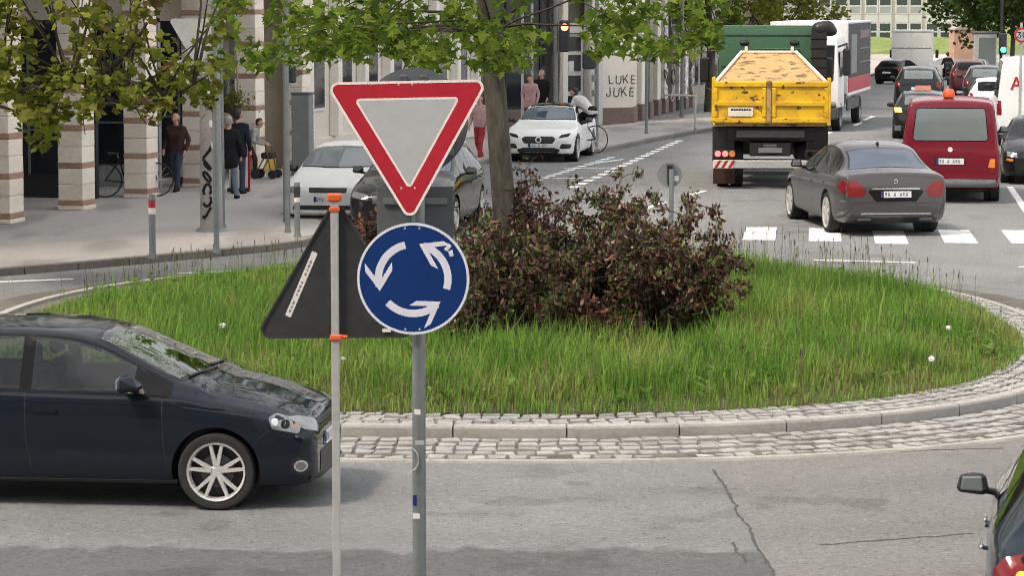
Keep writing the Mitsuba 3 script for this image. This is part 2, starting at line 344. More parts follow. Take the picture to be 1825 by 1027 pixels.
ISL = put('roundabout_island', island_base(), 'joint_dirt', smooth=30, label='oval traffic island ringed by granite setts and a concrete kerb', kind='structure')
def soil_mesh():
    n = 72; rs = [1, .97, .9, .8, .65, .5, .3, .1]; v, f = [], []
    for r in rs:
        for j in range(n):
            th = 2 * math.pi * j / n; c, s = math.cos(th), math.sin(th)
            x = IC[0] + (IA - .68) * r * np.sign(c) * abs(c) ** (2 / IN); y = IC[1] + (IB - .68) * r * np.sign(s) * abs(s) ** (2 / IN)
            v.append((x, y, float(dome(x, y)) + .01 - (0.03 if r == 1 else 0)))
    for i in range(len(rs) - 1):
        for j in range(n): f += [(i * n + j, i * n + (j + 1) % n, (i + 1) * n + (j + 1) % n), (i * n + j, (i + 1) * n + (j + 1) % n, (i + 1) * n + j)]
    f += [((len(rs) - 1) * n + j, (len(rs) - 1) * n + (j + 1) % n, (len(rs) - 1) * n) for j in range(1, n - 1)]
    m = trimesh.Trimesh(v, f, process=False)
    if m.face_normals[:, 2].mean() < 0: m.invert()
    return m
put('island_ground', soil_mesh(), 'soil', smooth=True, label='dark soil mound under the long grass of the island', kind='structure')
# kerb stones, about a metre each, with open joints
def kerb_stone(t0, t1):
    n = 5; v = []
    for u in np.linspace(t0 + 0.008, t1 - 0.008, n):
        p, d, L = along(0.0, u); nn = np.array([d[1], -d[0]])
        for o, z in ((0, 0.0), (0, KH - .025), (-0.012, KH - .006), (-0.03, KH), (-KT, KH), (-KT, 0.0)):
            a = p + nn * o; v.append((a[0], a[1], z + 0.03))
    f = []; k = 6
    for i in range(n - 1):
        for j in range(k): f += [(i * k + j, i * k + (j + 1) % k, (i + 1) * k + (j + 1) % k), (i * k + j, (i + 1) * k + (j + 1) % k, (i + 1) * k + j)]
    for b, sgn in ((0, 1), ((n - 1) * k, -1)):
        for j in range(1, k - 1): f.append((b, b + j + 1, b + j) if sgn > 0 else (b, b + j, b + j + 1))
    m = trimesh.Trimesh(v, f, process=False); m.fix_normals(); return m
_, _, LK = along(0.0, 0.0)
NK = round(LK / 1.07); step = LK / NK; SH = along(0.0, 0.0); 
for i in range(NK):
    t = (i + 0.02) * step + 0.49
    y = along(0.0, t + .5)[0]
    if y[1] > 38 and abs(y[0]) < 4: continue
    put('kerb_stone', kerb_stone(t, t + step), 'concrete_kerb', ISL, smooth=25)
# granite setts: six shapes of stone, each placed singly
def sett(seed, sx, sy, sz=0.10):
    r = np.random.default_rng(seed); p = []
    for x in (-1, 1):
        for y in (-1, 1):
            jx, jy = r.normal(0, .010, 2)
            p += [(x * sx / 2 + jx, y * sy / 2 + jy, -sz), (x * sx / 2 * .97 + jx, y * sy / 2 * .97 + jy, -.018), (x * sx / 2 * .90 + jx, y * sy / 2 * .90 + jy, r.normal(0, .003))]
    return hull(p)
def setts(name, off0, rows, depth, w, z0, z1, tmin, tmax, seed):
    r = np.random.default_rng(seed)
    shp = [[Shape(sett(seed * 10 + i, w * .935 * a, depth * .915, .10), f'granite{m}', 30) for m in range(5)] for i, a in enumerate((1.0, .93, 1.08, .97))]
    extra = []; n = 0
    for k in range(rows):
        off = off0 - depth * (k + .5); z = z0 + (z1 - z0) * (k + .5) / rows; t = tmin + (k % 2) * w * .5
        while t < tmax:
            i = int(r.integers(4)); a = (1.0, .93, 1.08, .97)[i]; p, d, L = along(off, t + w * a / 2)
            ang = math.atan2(d[1], d[0]); tw = mat((p[0], p[1], z + r.normal(0, .004)), ang + r.normal(0, .03), 1.0, r.normal(0, .02), r.normal(0, .02))
            if n < 292 and -3.8 < t < 8.3: put(name, shp[i][int(r.integers(5))], parent=ISL, tw=tw); n += 1
            else:
                m = sett(int(r.integers(1e6)), w * .9 * a, depth * .9, .06); m.apply_transform(tw); extra.append(m)
            t += w * a + .004
    put(name + '_ring', cat(extra), 'granite0', ISL, smooth=30, kind='stuff')
setts('gutter_sett', 0.97, 5, 0.188, 0.185, 0.022, 0.075, -7.0, 15.5, 3)
setts('border_sett', -KT - .01, 4, 0.145, 0.18, 0.172, 0.19, -7.0, 15.5, 4)
def edge_strip():
    v, f = [], []; ts = np.linspace(-9, 17, 160)
    for u in ts:
        p, d, L = along(0.97, u); nn = np.array([d[1], -d[0]])
        for o, z in ((0, .026), (.075, .022), (.09, 0.0)): a = p + nn * o; v.append((a[0], a[1], z))
    for i in range(len(ts) - 1):
        for j in range(2): f.append((i * 3 + j, i * 3 + j + 1, i * 3 + 4 + j, i * 3 + 3 + j))
    v = np.array(v); f = np.array(f); m = trimesh.Trimesh(v, np.vstack([f[:, :3], f[:, [0, 2, 3]]]), process=False)
    if m.face_normals[:, 2].mean() < 0: m.invert()
    return m
put('edge_strip', edge_strip(), 'concrete_kerb', ISL, smooth=20)

# ---------------------------------------------------------------- the pavements
KSW = 0.12
near = [(-420, 523), (-60, 497), (200, 475), (400, 456), (480, 448), (530, 441), (566, 431), (584, 418), (580, 405), (560, 398), (506, 395), (507, 388)]
P = [at(*p)[:2] for p in near]; fd = np.array([math.sin(0.206), math.cos(0.206)])
P += [P[-1] + fd * s for s in (6, 12, 18, 22)]
P += [at(*p)[:2] for p in ((905, 262), (985, 277), (1050, 276), (1100, 266), (1180, 249), (1240, 238), (1275, 233))]
sd = np.array([math.sin(0.175), math.cos(0.175)]); P += [P[-1] + sd * s for s in (20, 60, 140, 260)]
P += [(-60, 400), (-200, 300), (-200, 30)]
def raised(pts, h, name, m, label):
    poly = Polygon(pts).buffer(0); poly = poly.segmentize(8.0)
    top = drape(poly, h); return put(name, top, m, smooth=False, label=label, kind='structure')
PAVE = raised(P, KSW, 'pavement', 'pavement_mat', 'wide grey pavement in front of the arcade with worn darker bands')
def kerb_run(pts, parent, maxn=70, m='concrete_dark', w=0.16):
    ls = LineString(pts); n = 0; L = ls.length; st = 1.0
    for i in range(min(maxn, int(L / st))):
        a, b = ls.interpolate(i * st + .006), ls.interpolate(i * st + st - .006); a, b = np.array(a.coords[0]), np.array(b.coords[0]); c = (a + b) / 2
        put('kerb_stone', box(c[0], c[1], gz(c[1]) + KSW / 2 - .01, np.linalg.norm(b - a), w, KSW + .03, math.atan2(*(b - a)[::-1]), .015), m, parent, smooth=20)
kerb_run(P[1:24], PAVE, 95)
# far side pavement to the right of the street
Q = [at(*p)[:2] for p in ((2100, 470), (2010, 400), (1935, 320), (1870, 240))]; Q += [Q[-1] + np.array([math.sin(.16), math.cos(.16)]) * s for s in (15, 60, 140, 260)]; Q += [(200, 400), (200, 40)]
PAV2 = raised(Q, KSW, 'pavement', 'pavement_mat', 'pavement along the right side of the street'); kerb_run(Q[:6], PAV2, 50)

# ---------------------------------------------------------------- grass of the island
def grass_mesh(n, seed):
    r = np.random.default_rng(seed); x = r.uniform(-IA, IA, n * 2); y = r.uniform(IC[1] - IB, IC[1] + IB, n * 2)
    e = (np.abs(x / (IA - .62)) ** IN + np.abs((y - IC[1]) / (IB - .62)) ** IN); ed = e ** (1 / IN)
    clump = meshkit.fbm(np.column_stack([x * 1.3, y * 1.3, x * 0]), 3, 4); keep = (e < 1.0) & (r.random(n * 2) < 0.45 + 0.9 * clump)
    x, y, ed, clump = (a[keep][:n] for a in (x, y, ed, clump)); n = len(x)
    h = (0.20 + 0.26 * r.random(n)) * (0.55 + 0.85 * clump) * np.clip((1.03 - ed) * 6, 0.30, 1); h *= np.where(r.random(n) < .04, 1.5, 1)
    h *= np.where(y > 34, np.clip(.86 + (x + .5) * .13, .45, .86), 1)
    az = r.uniform(0, 2 * np.pi, n); lean = r.uniform(.05, .6, n) * h; w = r.uniform(.0035, .0075, n) * (0.8 + h)
    dx, dy = np.cos(az), np.sin(az); fx, fy = -dy, dx; z = dome(x, y)
    P0 = np.column_stack([x, y, z]); D = np.column_stack([dx, dy, 0 * dx]); F = np.column_stack([fx, fy, 0 * fx]); U = np.array([0, 0, 1.0])
    v = np.empty((n, 5, 3))
    v[:, 0] = P0 - F * w[:, None]; v[:, 1] = P0 + F * w[:, None]
    mid = P0 + D * (lean * .3)[:, None] + U * (h * .6)[:, None]
    v[:, 2] = mid - F * (w * .8)[:, None]; v[:, 3] = mid + F * (w * .8)[:, None]; v[:, 4] = P0 + D * lean[:, None] + U * h[:, None]
    f = (np.arange(n)[:, None, None] * 5 + np.array([[0, 1, 3], [0, 3, 2], [2, 3, 4]])[None]).reshape(-1, 3)
    tone = meshkit.fbm(np.column_stack([x * 1.5 + 9, y * 1.1, x * 0]), 3, 8); k = np.clip((tone - .36) * 3.4, 0, 1)[:, None]; j = r.random((n, 1))
    col = (np.array([.160, .300, .056]) * (1 - k) + np.array([.275, .410, .090]) * k) * (0.65 + .6 * j)
    dry = (r.random(n) < .07 + .22 * (ed > .90) * (y < 34) + .25 * (tone > .62)); col[dry] = np.array([.27, .25, .12]) * (.7 + .5 * j[dry])
    return v.reshape(-1, 3), f, np.repeat(col, 5, 0)
v, f, c = grass_mesh(150000, 11)
put('grass', (v, f), 'grass_mat', smooth=True, color=c, label='long uncut green grass covering the island', cat='grass', kind='stuff')
def seed_stalks(n, seed):
    """Thin flowering stalks that stand above the blades, thickest along the far rim."""
    r = np.random.default_rng(seed); V, F, C = [], [], []
    for i in range(n):
        th = r.uniform(0, 2 * np.pi) if r.random() < .5 else r.uniform(.15, 3.0)
        rr = (0.80 + .17 * r.random()) if r.random() < .65 else r.random() ** .5 * .9
        c_, s_ = math.cos(th), math.sin(th); x = (IA - .7) * rr * np.sign(c_) * abs(c_) ** (2 / IN); y = IC[1] + (IB - .7) * rr * np.sign(s_) * abs(s_) ** (2 / IN)
        z = float(dome(x, y)); h = r.uniform(.40, .66) * ((1 if x > -1 else .75) if y > 33 else .62); a = r.uniform(0, 6.28); l = r.uniform(0, .12); w = .0028
        q = np.array([x, y, z]); tip = q + (math.cos(a) * l, math.sin(a) * l, h); k = len(V)
        V += [q - (w, 0, 0), q + (w, 0, 0), tip - (w * .7, 0, 0), tip + (w * .7, 0, 0)]; F += [(k, k + 1, k + 3), (k, k + 3, k + 2)]; col = np.array([.16, .19, .07]) * r.uniform(.7, 1.2); C += [col] * 4
        hw, hh = r.uniform(.005, .009), r.uniform(.05, .10); k = len(V); hc = np.array([.26, .23, .15]) * r.uniform(.6, 1.2) if r.random() < .7 else np.array([.14, .11, .13])
        V += [tip - (0, 0, hh * .2), tip + (hw, 0, hh * .3), tip + (0, 0, hh), tip + (-hw, 0, hh * .3), tip + (0, hw, hh * .3), tip + (0, -hw, hh * .3)]
        F += [(k, k + 1, k + 2), (k, k + 2, k + 3), (k, k + 4, k + 2), (k, k + 2, k + 5)]; C += [hc] * 6
    return np.array(V), np.array(F), np.array(C)
v, f, c = seed_stalks(620, 12)
put('meadow_stalk', (v, f), 'grass_mat', smooth=True, color=c, label='thin flowering grass stalks standing above the island grass', cat='grass', kind='stuff')
def broad_weeds(n, seed):
    r = np.random.default_rng(seed); V, F, C = [], [], []
    for i in range(n):
        x, y = r.uniform(-5.6, 5.6), r.uniform(26.8, 38)
        if abs(x / (IA - .75)) ** IN + abs((y - IC[1]) / (IB - .75)) ** IN > 1: continue
        z = float(dome(x, y)); hh = r.uniform(.05, .30); base = np.array([.13, .21, .05]) * r.uniform(.7, 1.3)
        for j in range(int(r.integers(5, 9))):
            a = r.uniform(0, 6.28); L = r.uniform(.08, .17); w = L * .22; d = np.array([math.cos(a), math.sin(a), .5]); s = np.array([-math.sin(a), math.cos(a), 0]); k = len(V); b = np.array([x, y, z + hh * r.random()])
            V += [b, b + d * L * .5 + s * w, b + d * L * .5 - s * w, b + d * L * np.array([1, 1, .7])]; F += [(k, k + 2, k + 1), (k + 1, k + 2, k + 3)]; C += [base * r.uniform(.8, 1.2)] * 4
    return np.array(V), np.array(F), np.array(C)
v, f, c = broad_weeds(900, 13)
put('broadleaf_weed', (v, f), 'grass_mat', smooth=True, color=c, label='low broad leaved weeds mixed into the island grass', cat='weeds', kind='stuff')
# seed heads of dandelions
for i, (px, py, s) in enumerate(((397, 581, 1.2), (1690, 585, 1), (1325, 545, .9), (1660, 640, 1), (1312, 479, .9), (612, 640, .8))):
    g = at(px, py + 45, .3); p = atd(px, py, g[1]); w = thing('dandelion', ('pale round dandelion seed head in the grass %s' % ('left of the dark triangular sign back', 'at the far right of the island', 'right of the purple bushes', 'near the island front right', 'just behind the right end of the bushes', 'right of the triangular sign back')[i]), 'dandelion')
    zz = float(dome(p[0], p[1])); put('stem', tube([(p[0], p[1], zz), p], .004, 5), 'twig', w)
    m = trimesh.creation.icosphere(2, .026 * s); m.vertices *= (1 + .25 * np.random.default_rng(i).normal(size=(len(m.vertices), 1)).clip(-1, 1)); m.apply_translation(p); put('seed_head', m, 'sticker_white', w, smooth=False)
prin('plate_ink', (0.16, 0.16, 0.18), 0.5)
# ---------------------------------------------------------------- cars: a lofted body, panels laid on it, wheels
def tab(*p):
    p = np.array(p, float); f = PchipInterpolator(p[:, 0], p[:, 1]); a, b = p[0, 0], p[-1, 0]
    return lambda x: f(np.clip(x, a, b))
SPEC = {}
SPEC['hatch'] = dict(L=4.2, W=1.78, xf=.88, xr=3.455, r=.317,
    zt=tab((0, .60), (.012, .675), (.05, .735), (.14, .79), (.4, .885), (.8, .975), (1.0, 1.01), (1.10, 1.055), (1.5, 1.235), (1.95, 1.41), (2.2, 1.455), (2.7, 1.48), (3.3, 1.455), (3.72, 1.39), (3.88, 1.27), (4.02, 1.05), (4.12, .92), (4.17, .75), (4.2, .5)),
    z0=tab((0, .235), (.06, .19), (.5, .17), (3.7, .19), (4.1, .26), (4.2, .34)),
    w=tab((0, .56), (.03, .67), (.10, .765), (.28, .84), (.65, .88), (1.5, .89), (2.8, .89), (3.5, .875), (3.9, .84), (4.1, .78), (4.17, .71), (4.2, .6)),
    wr=tab((0, .8), (.4, .80), (.9, .83), (1.1, .85), (1.6, .78), (2.0, .70), (2.5, .69), (3.4, .67), (3.8, .66), (4.0, .75), (4.2, .8)),
    cr=tab((0, .04), (.5, .055), (1.1, .06), (1.3, .09), (1.9, .07), (2.3, .055), (3.5, .06), (3.8, .06), (4.2, .04)),
    zb=tab((0, .62), (.14, .70), (.5, .80), (1.0, .885), (1.3, .925), (2.5, .955), (3.6, .99), (4.2, .95)),
    side=[(1.33, 3.55)], posts=[(1.60, 2.46), (2.56, 3.22), (3.28, 3.55)], ws=(1.08, 1.97), rw=('rear', [(-.52, 1.06), (.52, 1.06), (.50, 1.34), (-.50, 1.34)]), seams=[1.36, 2.50], handles=[(2.34, .80), (3.30, .84)], mir=(1.62, .98))
SPEC['sedan'] = dict(L=5.12, W=1.9, xf=.90, xr=3.98, r=.345,
    zt=tab((0, .5), (.02, .64), (.08, .72), (.2, .785), (.5, .88), (1.0, .97), (1.45, 1.03), (1.6, 1.09), (2.35, 1.40), (2.7, 1.465), (3.1, 1.485), (3.6, 1.455), (4.0, 1.35), (4.35, 1.195), (4.55, 1.115), (4.7, 1.085), (4.95, 1.06), (5.03, 1.03), (5.07, .92), (5.1, .75), (5.12, .5)),
    z0=tab((0, .28), (.1, .2), (.5, .18), (4.6, .19), (5.0, .26), (5.12, .34)),
    w=tab((0, .55), (.05, .68), (.15, .78), (.4, .88), (.8, .935), (1.5, .95), (3.8, .95), (4.5, .935), (4.9, .89), (5.05, .85), (5.1, .80), (5.12, .72)),
    wr=tab((0, .8), (1.4, .84), (1.6, .83), (2.0, .77), (2.4, .68), (3.2, .66), (4.0, .66), (4.4, .74), (4.65, .82), (5.12, .86)),
    cr=tab((0, .04), (.5, .055), (1.4, .06), (1.7, .09), (2.3, .07), (2.8, .055), (3.7, .06), (4.3, .07), (4.7, .04), (5.12, .04)),
    zb=tab((0, .58), (.2, .68), (.5, .79), (1.4, .925), (3.5, .965), (4.6, .99), (5.0, .97), (5.12, .9)),
    side=[(1.75, 4.35)], posts=[(1.95, 2.86), (2.94, 3.78), (3.84, 4.35)], ws=(1.58, 2.36), rw=('top', (3.88, 4.56)), seams=[1.70, 2.90], handles=[(2.72, .80), (3.72, .83)], mir=(2.02, .99))
SPEC['van'] = dict(L=4.89, W=1.9, xf=.90, xr=3.90, r=.335,
    zt=tab((0, .55), (.02, .75), (.08, .88), (.35, 1.0), (.75, 1.10), (.95, 1.17), (1.3, 1.47), (1.72, 1.80), (2.0, 1.905), (2.5, 1.96), (4.2, 1.97), (4.62, 1.945), (4.72, 1.89), (4.79, 1.5), (4.845, 1.05), (4.87, .9), (4.89, .6)),
    z0=tab((0, .3), (.1, .22), (.5, .2), (4.4, .24), (4.8, .32), (4.89, .36)),
    w=tab((0, .6), (.06, .74), (.2, .85), (.5, .92), (1.0, .945), (4.4, .95), (4.75, .94), (4.85, .92), (4.89, .86)),
    wr=tab((0, .8), (.8, .86), (1.0, .87), (1.7, .83), (2.2, .84), (4.6, .84), (4.8, .87), (4.89, .92)),
    cr=tab((0, .05), (.7, .06), (1.0, .08), (1.7, .07), (2.3, .05), (4.7, .06), (4.89, .04)),
    zb=tab((0, .72), (.2, .85), (.5, .95), (1.0, 1.05), (4.89, 1.08)),
    side=[(1.25, 4.6)], posts=[(1.3, 2.2), (2.3, 3.3), (3.4, 4.5)], ws=(.98, 1.74), rw=('rear', [(-.70, 1.19), (.70, 1.19), (.635, 1.78), (-.635, 1.78)]), seams=[1.25, 2.26], handles=[(2.1, .92)], mir=(1.4, 1.2))
def scaled(name, base, sx=1, sy=1, sz=1, **kw):
    b = SPEC[base]; s = dict(b)
    for k in ('zt', 'z0', 'cr', 'zb'): s[k] = (lambda f: lambda x: f(np.asarray(x) / sx) * sz)(b[k])
    s['w'] = lambda x: b['w'](np.asarray(x) / sx) * sy; s['wr'] = lambda x: b['wr'](np.asarray(x) / sx)
    s['L'] *= sx; s['W'] *= sy
    for k in ('xf', 'xr'): s[k] *= sx
    for k in ('side', 'posts'): s[k] = [(a * sx, c * sx) for a, c in b[k]]
    s['ws'] = tuple(a * sx for a in b['ws']); s['seams'] = [a * sx for a in b['seams']]; s['handles'] = [(a * sx, c * sz) for a, c in b['handles']]; s['mir'] = (b['mir'][0] * sx, b['mir'][1] * sz)
    m, q = b['rw']; s['rw'] = (m, tuple(a * sx for a in q) if m == 'top' else [(y * sy, z * sz) for y, z in q]); s.update(kw); SPEC[name] = s
scaled('limo', 'sedan', 1.0, 1.055, 1.07, r=.36)
scaled('tallvan', 'van', 1.0, 1.07, 1.08, r=.345)
scaled('coupe', 'sedan', .916, .963, .965, r=.335)
scaled('medium', 'sedan', .90, .94, .975, r=.32)
scaled('suv', 'hatch', 1.11, 1.05, 1.13, r=.355)
scaled('compact', 'hatch', .985, .985, .965, r=.305); SPEC['compact']['mir'] = (1.78, .885)
scaled('estate', 'hatch', 1.08, 1.04, 1.03, r=.325)
scaled('small', 'hatch', .9, .94, .99, r=.29)
scaled('bigvan', 'van', 1.15, 1.05, 1.28, r=.34)
SPEC['hatch']['map'] = lambda x: np.where(x < 1, .09 + .86 * x, x - .05)
def section(s, x):
    w = float(s['w'](x)); z0 = float(s['z0'](x)); zt = float(s['zt'](x)); c = float(s['cr'](x)); wr = float(s['wr'](x)) * w
    zr = zt - c; zb = min(float(s['zb'](x)), zr - .015); hb = zb - z0
    p = [(0, z0), (.80 * w, z0), (.945 * w, z0 + .03), (.985 * w, z0 + .22 * hb), (1.0 * w, z0 + .55 * hb), (.995 * w, z0 + .82 * hb), (.955 * w, zb), (wr, zr), (.62 * wr, zr + .70 * c), (0, zt)]
    k = [2, 2, 3, 4, 4, 4, 7, 4, 5]; q = []
    for i, n in enumerate(k):
        a, b = np.array(p[i]), np.array(p[i + 1]); q += [a + (b - a) * j / n for j in range(n)]
    q = np.array(q + [p[-1]])
    for _ in range(1):
        e = q.copy(); e[1:-1] = .25 * q[:-2] + .5 * q[1:-1] + .25 * q[2:]; q = e
    return q
def loft(s, nx=80):
    L = s['L']; xs = np.unique(np.concatenate([np.linspace(0, 1, 12) ** 1.8 * .32, np.linspace(.32, L - .32, nx), L - np.linspace(0, 1, 14) ** 1.8 * .32])); V = []
    for x in xs:
        q = section(s, x); full = np.vstack([q, (q[-2:0:-1] * (-1, 1))]); V.append(np.column_stack([np.full(len(full), x), full]))
    V = np.array(V); n, m = V.shape[:2]; F = []
    for i in range(n - 1):
        for j in range(m): 
            a, b, c, d = i * m + j, i * m + (j + 1) % m, (i + 1) * m + (j + 1) % m, (i + 1) * m + j; F += [(a, b, c), (a, c, d)]
    V = V.reshape(-1, 3); c0, c1 = len(V), len(V) + 1; V = np.vstack([V, V[:m].mean(0), V[-m:].mean(0)])
    for j in range(m): F += [(c0, (j + 1) % m, j), (c1, (n - 1) * m + j, (n - 1) * m + (j + 1) % m)]
    t = trimesh.Trimesh(V, F, process=False)
    if t.volume < 0: t.invert()
    return t
def project(t, P2, ax, sg):
    """Points and normals where the 2-D points meet the outermost surface, looking along an axis."""
    o = [i for i in range(3) if i != ax]; A = t.triangles; N = t.vertex_normals[t.faces]; fn = t.face_normals[:, ax] * sg
    lo, hi = P2.min(0) - .05, P2.max(0) + .05; T2 = A[:, :, o]; ok = (fn > .01) & (T2.max(1) > lo).all(1) & (T2.min(1) < hi).all(1); A, N, T2 = A[ok], N[ok], T2[ok]
    a, b, c = T2[:, 0], T2[:, 1], T2[:, 2]; den = (b[:, 1] - c[:, 1]) * (a[:, 0] - c[:, 0]) + (c[:, 0] - b[:, 0]) * (a[:, 1] - c[:, 1]); den[np.abs(den) < 1e-12] = 1e-12
    pts = np.full((len(P2), 3), np.nan); nor = np.zeros((len(P2), 3))
    for s in range(0, len(P2), 200):
        p = P2[s:s + 200]; dx, dy = p[:, None, 0] - c[None, :, 0], p[:, None, 1] - c[None, :, 1]
        u = ((b[:, 1] - c[:, 1]) * dx + (c[:, 0] - b[:, 0]) * dy) / den; v = ((c[:, 1] - a[:, 1]) * dx + (a[:, 0] - c[:, 0]) * dy) / den; w = 1 - u - v
        hit = (u > -1e-4) & (v > -1e-4) & (w > -1e-4); dep = np.where(hit, (u * A[:, 0, ax] + v * A[:, 1, ax] + w * A[:, 2, ax]) * sg, -1e9)
        k = dep.argmax(1); r = np.arange(len(p)); good = dep[r, k] > -1e8; uu, vv, ww = u[r, k], v[r, k], w[r, k]
        q = uu[:, None] * A[k, 0] + vv[:, None] * A[k, 1] + ww[:, None] * A[k, 2]; n = uu[:, None] * N[k, 0] + vv[:, None] * N[k, 1] + ww[:, None] * N[k, 2]
        pts[s:s + 200] = np.where(good[:, None], q, np.nan); nor[s:s + 200] = n
    return pts, nor
def panel(t, poly, ax, sg, off=.004, res=.05, deep=.012, flat=False):
    """A thin skin cut to the polygon and laid on the body, seen along an axis."""
    poly = Polygon(poly) if not isinstance(poly, (Polygon, MultiPolygon)) else poly
    poly = poly.buffer(0); out = []
    for g in getattr(poly, 'geoms', [poly]):
        if g.area < 1e-6: continue
        b = np.array(g.segmentize(res).exterior.coords)[:-1]; x0, y0, x1, y1 = g.bounds
        gx, gy = np.meshgrid(np.arange(x0 + res / 2, x1, res), np.arange(y0 + res / 2, y1, res)); q = np.column_stack([gx.ravel(), gy.ravel()])
        if len(q): q = q[shapely.contains_xy(g.buffer(-res * .4), q[:, 0], q[:, 1])]
        hol = [np.array(h.coords)[:-1] for h in g.segmentize(res).interiors]
        P = np.vstack([b, q] + hol); F = Delaunay(P).simplices; cen = P[F].mean(1); F = F[shapely.contains_xy(g.buffer(1e-5), cen[:, 0], cen[:, 1])]
        e = P[F]; ar = np.abs((e[:, 1, 0] - e[:, 0, 0]) * (e[:, 2, 1] - e[:, 0, 1]) - (e[:, 1, 1] - e[:, 0, 1]) * (e[:, 2, 0] - e[:, 0, 0])); F = F[ar > 1e-9]
        p, n = project(t, P, ax, sg); bad = np.isnan(p[:, 0])
        if bad.all(): continue
        if bad.any():
            from scipy.spatial import cKDTree
            k = cKDTree(P[~bad]).query(P[bad])[1]; o = [i for i in range(3) if i != ax]; p[bad] = p[~bad][k]; n[bad] = n[~bad][k]; 
        n /= np.linalg.norm(n, axis=1, keepdims=True) + 1e-9
        if flat: n[:] = 0; n[:, ax] = sg
        top, bot = p + n * off, p - n * deep; m = len(P)
        tri = np.cross(top[F[:, 1]] - top[F[:, 0]], top[F[:, 2]] - top[F[:, 0]]); fl = (tri * n[F[:, 0]]).sum(1) < 0; F[fl] = F[fl][:, ::-1]
        ed = np.vstack([F[:, [0, 1]], F[:, [1, 2]], F[:, [2, 0]]]); und = np.sort(ed, 1); _, inv, cnt = np.unique(und, axis=0, return_inverse=True, return_counts=True); be = ed[cnt[inv.ravel()] == 1]
        sk = np.vstack([np.column_stack([be[:, 1], be[:, 0], be[:, 0] + m]), np.column_stack([be[:, 1], be[:, 0] + m, be[:, 1] + m])])
        out.append(trimesh.Trimesh(np.vstack([top, bot]), np.vstack([F, sk]), process=False))
    return cat(out)
def rpoly(pts, r=.03):
    p = Polygon(pts); return p.buffer(-r).buffer(r, quad_segs=4) if r else p
def tyre_mesh(r, w=.21):
    a = w / 2; return lathe([(r * .745, -a * .9), (r * .86, -a), (r * .955, -a * .95), (r, -a * .72), (r, a * .72), (r * .955, a * .95), (r * .86, a), (r * .745, a * .88), (r * .745, -a * .9)], 44, 'y')
def rim_mesh(r, style, w=.21):
    R0 = r * .765; a = w / 2; ms = [lathe([(R0 * .89, a * .3), (R0 * .925, a * .96), (R0 * .99, a * 1.02), (R0, a * .5), (R0 * .89, a * .3)], 44, 'y')]
    n, double = style; hub = r * .17
    ms.append(lathe([(0.0001, a * .80), (hub * .6, a * .82), (hub, a * .7), (hub, a * .3), (0.0001, a * .3)], 20, 'y'))
    for k in range(n):
        for sgn in ((-1, 1) if double else (0,)):
            a0 = 2 * math.pi * k / n + math.pi / 2; a1 = a0 + sgn * .21; b0 = a0 + sgn * .12; p = []
            for rr, an, hw in ((hub * .8, b0, .017 if double else .036), (R0 * .95, a1, .0125 if double else .026)):
                u = np.array([math.cos(an), math.sin(an)]); v = np.array([-u[1], u[0]])
                for s1 in (-1, 1):
                    q = u * rr + v * hw * s1 * r / .317; p += [(q[0], a * .86 if rr < .1 else a * .90, q[1]), (q[0], a * .50, q[1])]
            ms.append(hull(p))
    return cat(ms)
WH = {}
def wheel_set(r, style):
    k = (r, style)
    if k not in WH:
        a = .105; WH[k] = (Shape(tyre_mesh(r), 'rubber', 40), Shape(rim_mesh(r, style), 'alloy', 30), Shape(cat(lathe([(0.0001, -a * .1), (r * .75, -a * .1), (r * .75, -a * .6), (0.0001, -a * .6)], 28, 'y')), 'black_plastic', 30), Shape(lathe([(.0001, a * .22), (r * .44, a * .22), (r * .44, a * .1), (.0001, a * .1)], 28, 'y'), 'steel_dark', 30))
    return WH[k]
BODY = {}
def place(p, heading, ref):
    c, s = math.cos(heading), math.sin(heading); m = np.eye(4); m[:3, 0] = (-s, -c, 0); m[:3, 1] = (c, -s, 0); m[:3, 3] = np.asarray(p) - m[:3, :3] @ np.asarray(ref, float); return m
def side_band(s, a, b, lo, hi):
    zr = lambda x: s['zt'](x) - s['cr'](x); xs = np.linspace(a, b, 40); u = zr(xs) - hi; l = np.minimum(s['zb'](xs) + lo, zr(xs)); ok = u > l + .012; xs, u, l = xs[ok], u[ok], l[ok]
    return Polygon([*zip(xs, l), *list(zip(xs, u))[::-1]]).buffer(-.012).buffer(.012, quad_segs=3)
def top_band(s, a, b, d, da, db, bow):
    xs = np.linspace(a + da, b - db, 16); h = s['wr'](xs) * s['w'](xs) - d; u = np.linspace(-1, 1, 11)[1:-1]; k = bow * np.linspace(1, 0, 16)
    return Polygon([*zip(xs + k, h), *list(zip(xs + k, -h))[::-1], *[(a + da + bow * v * v, h[0] * v) for v in u]])
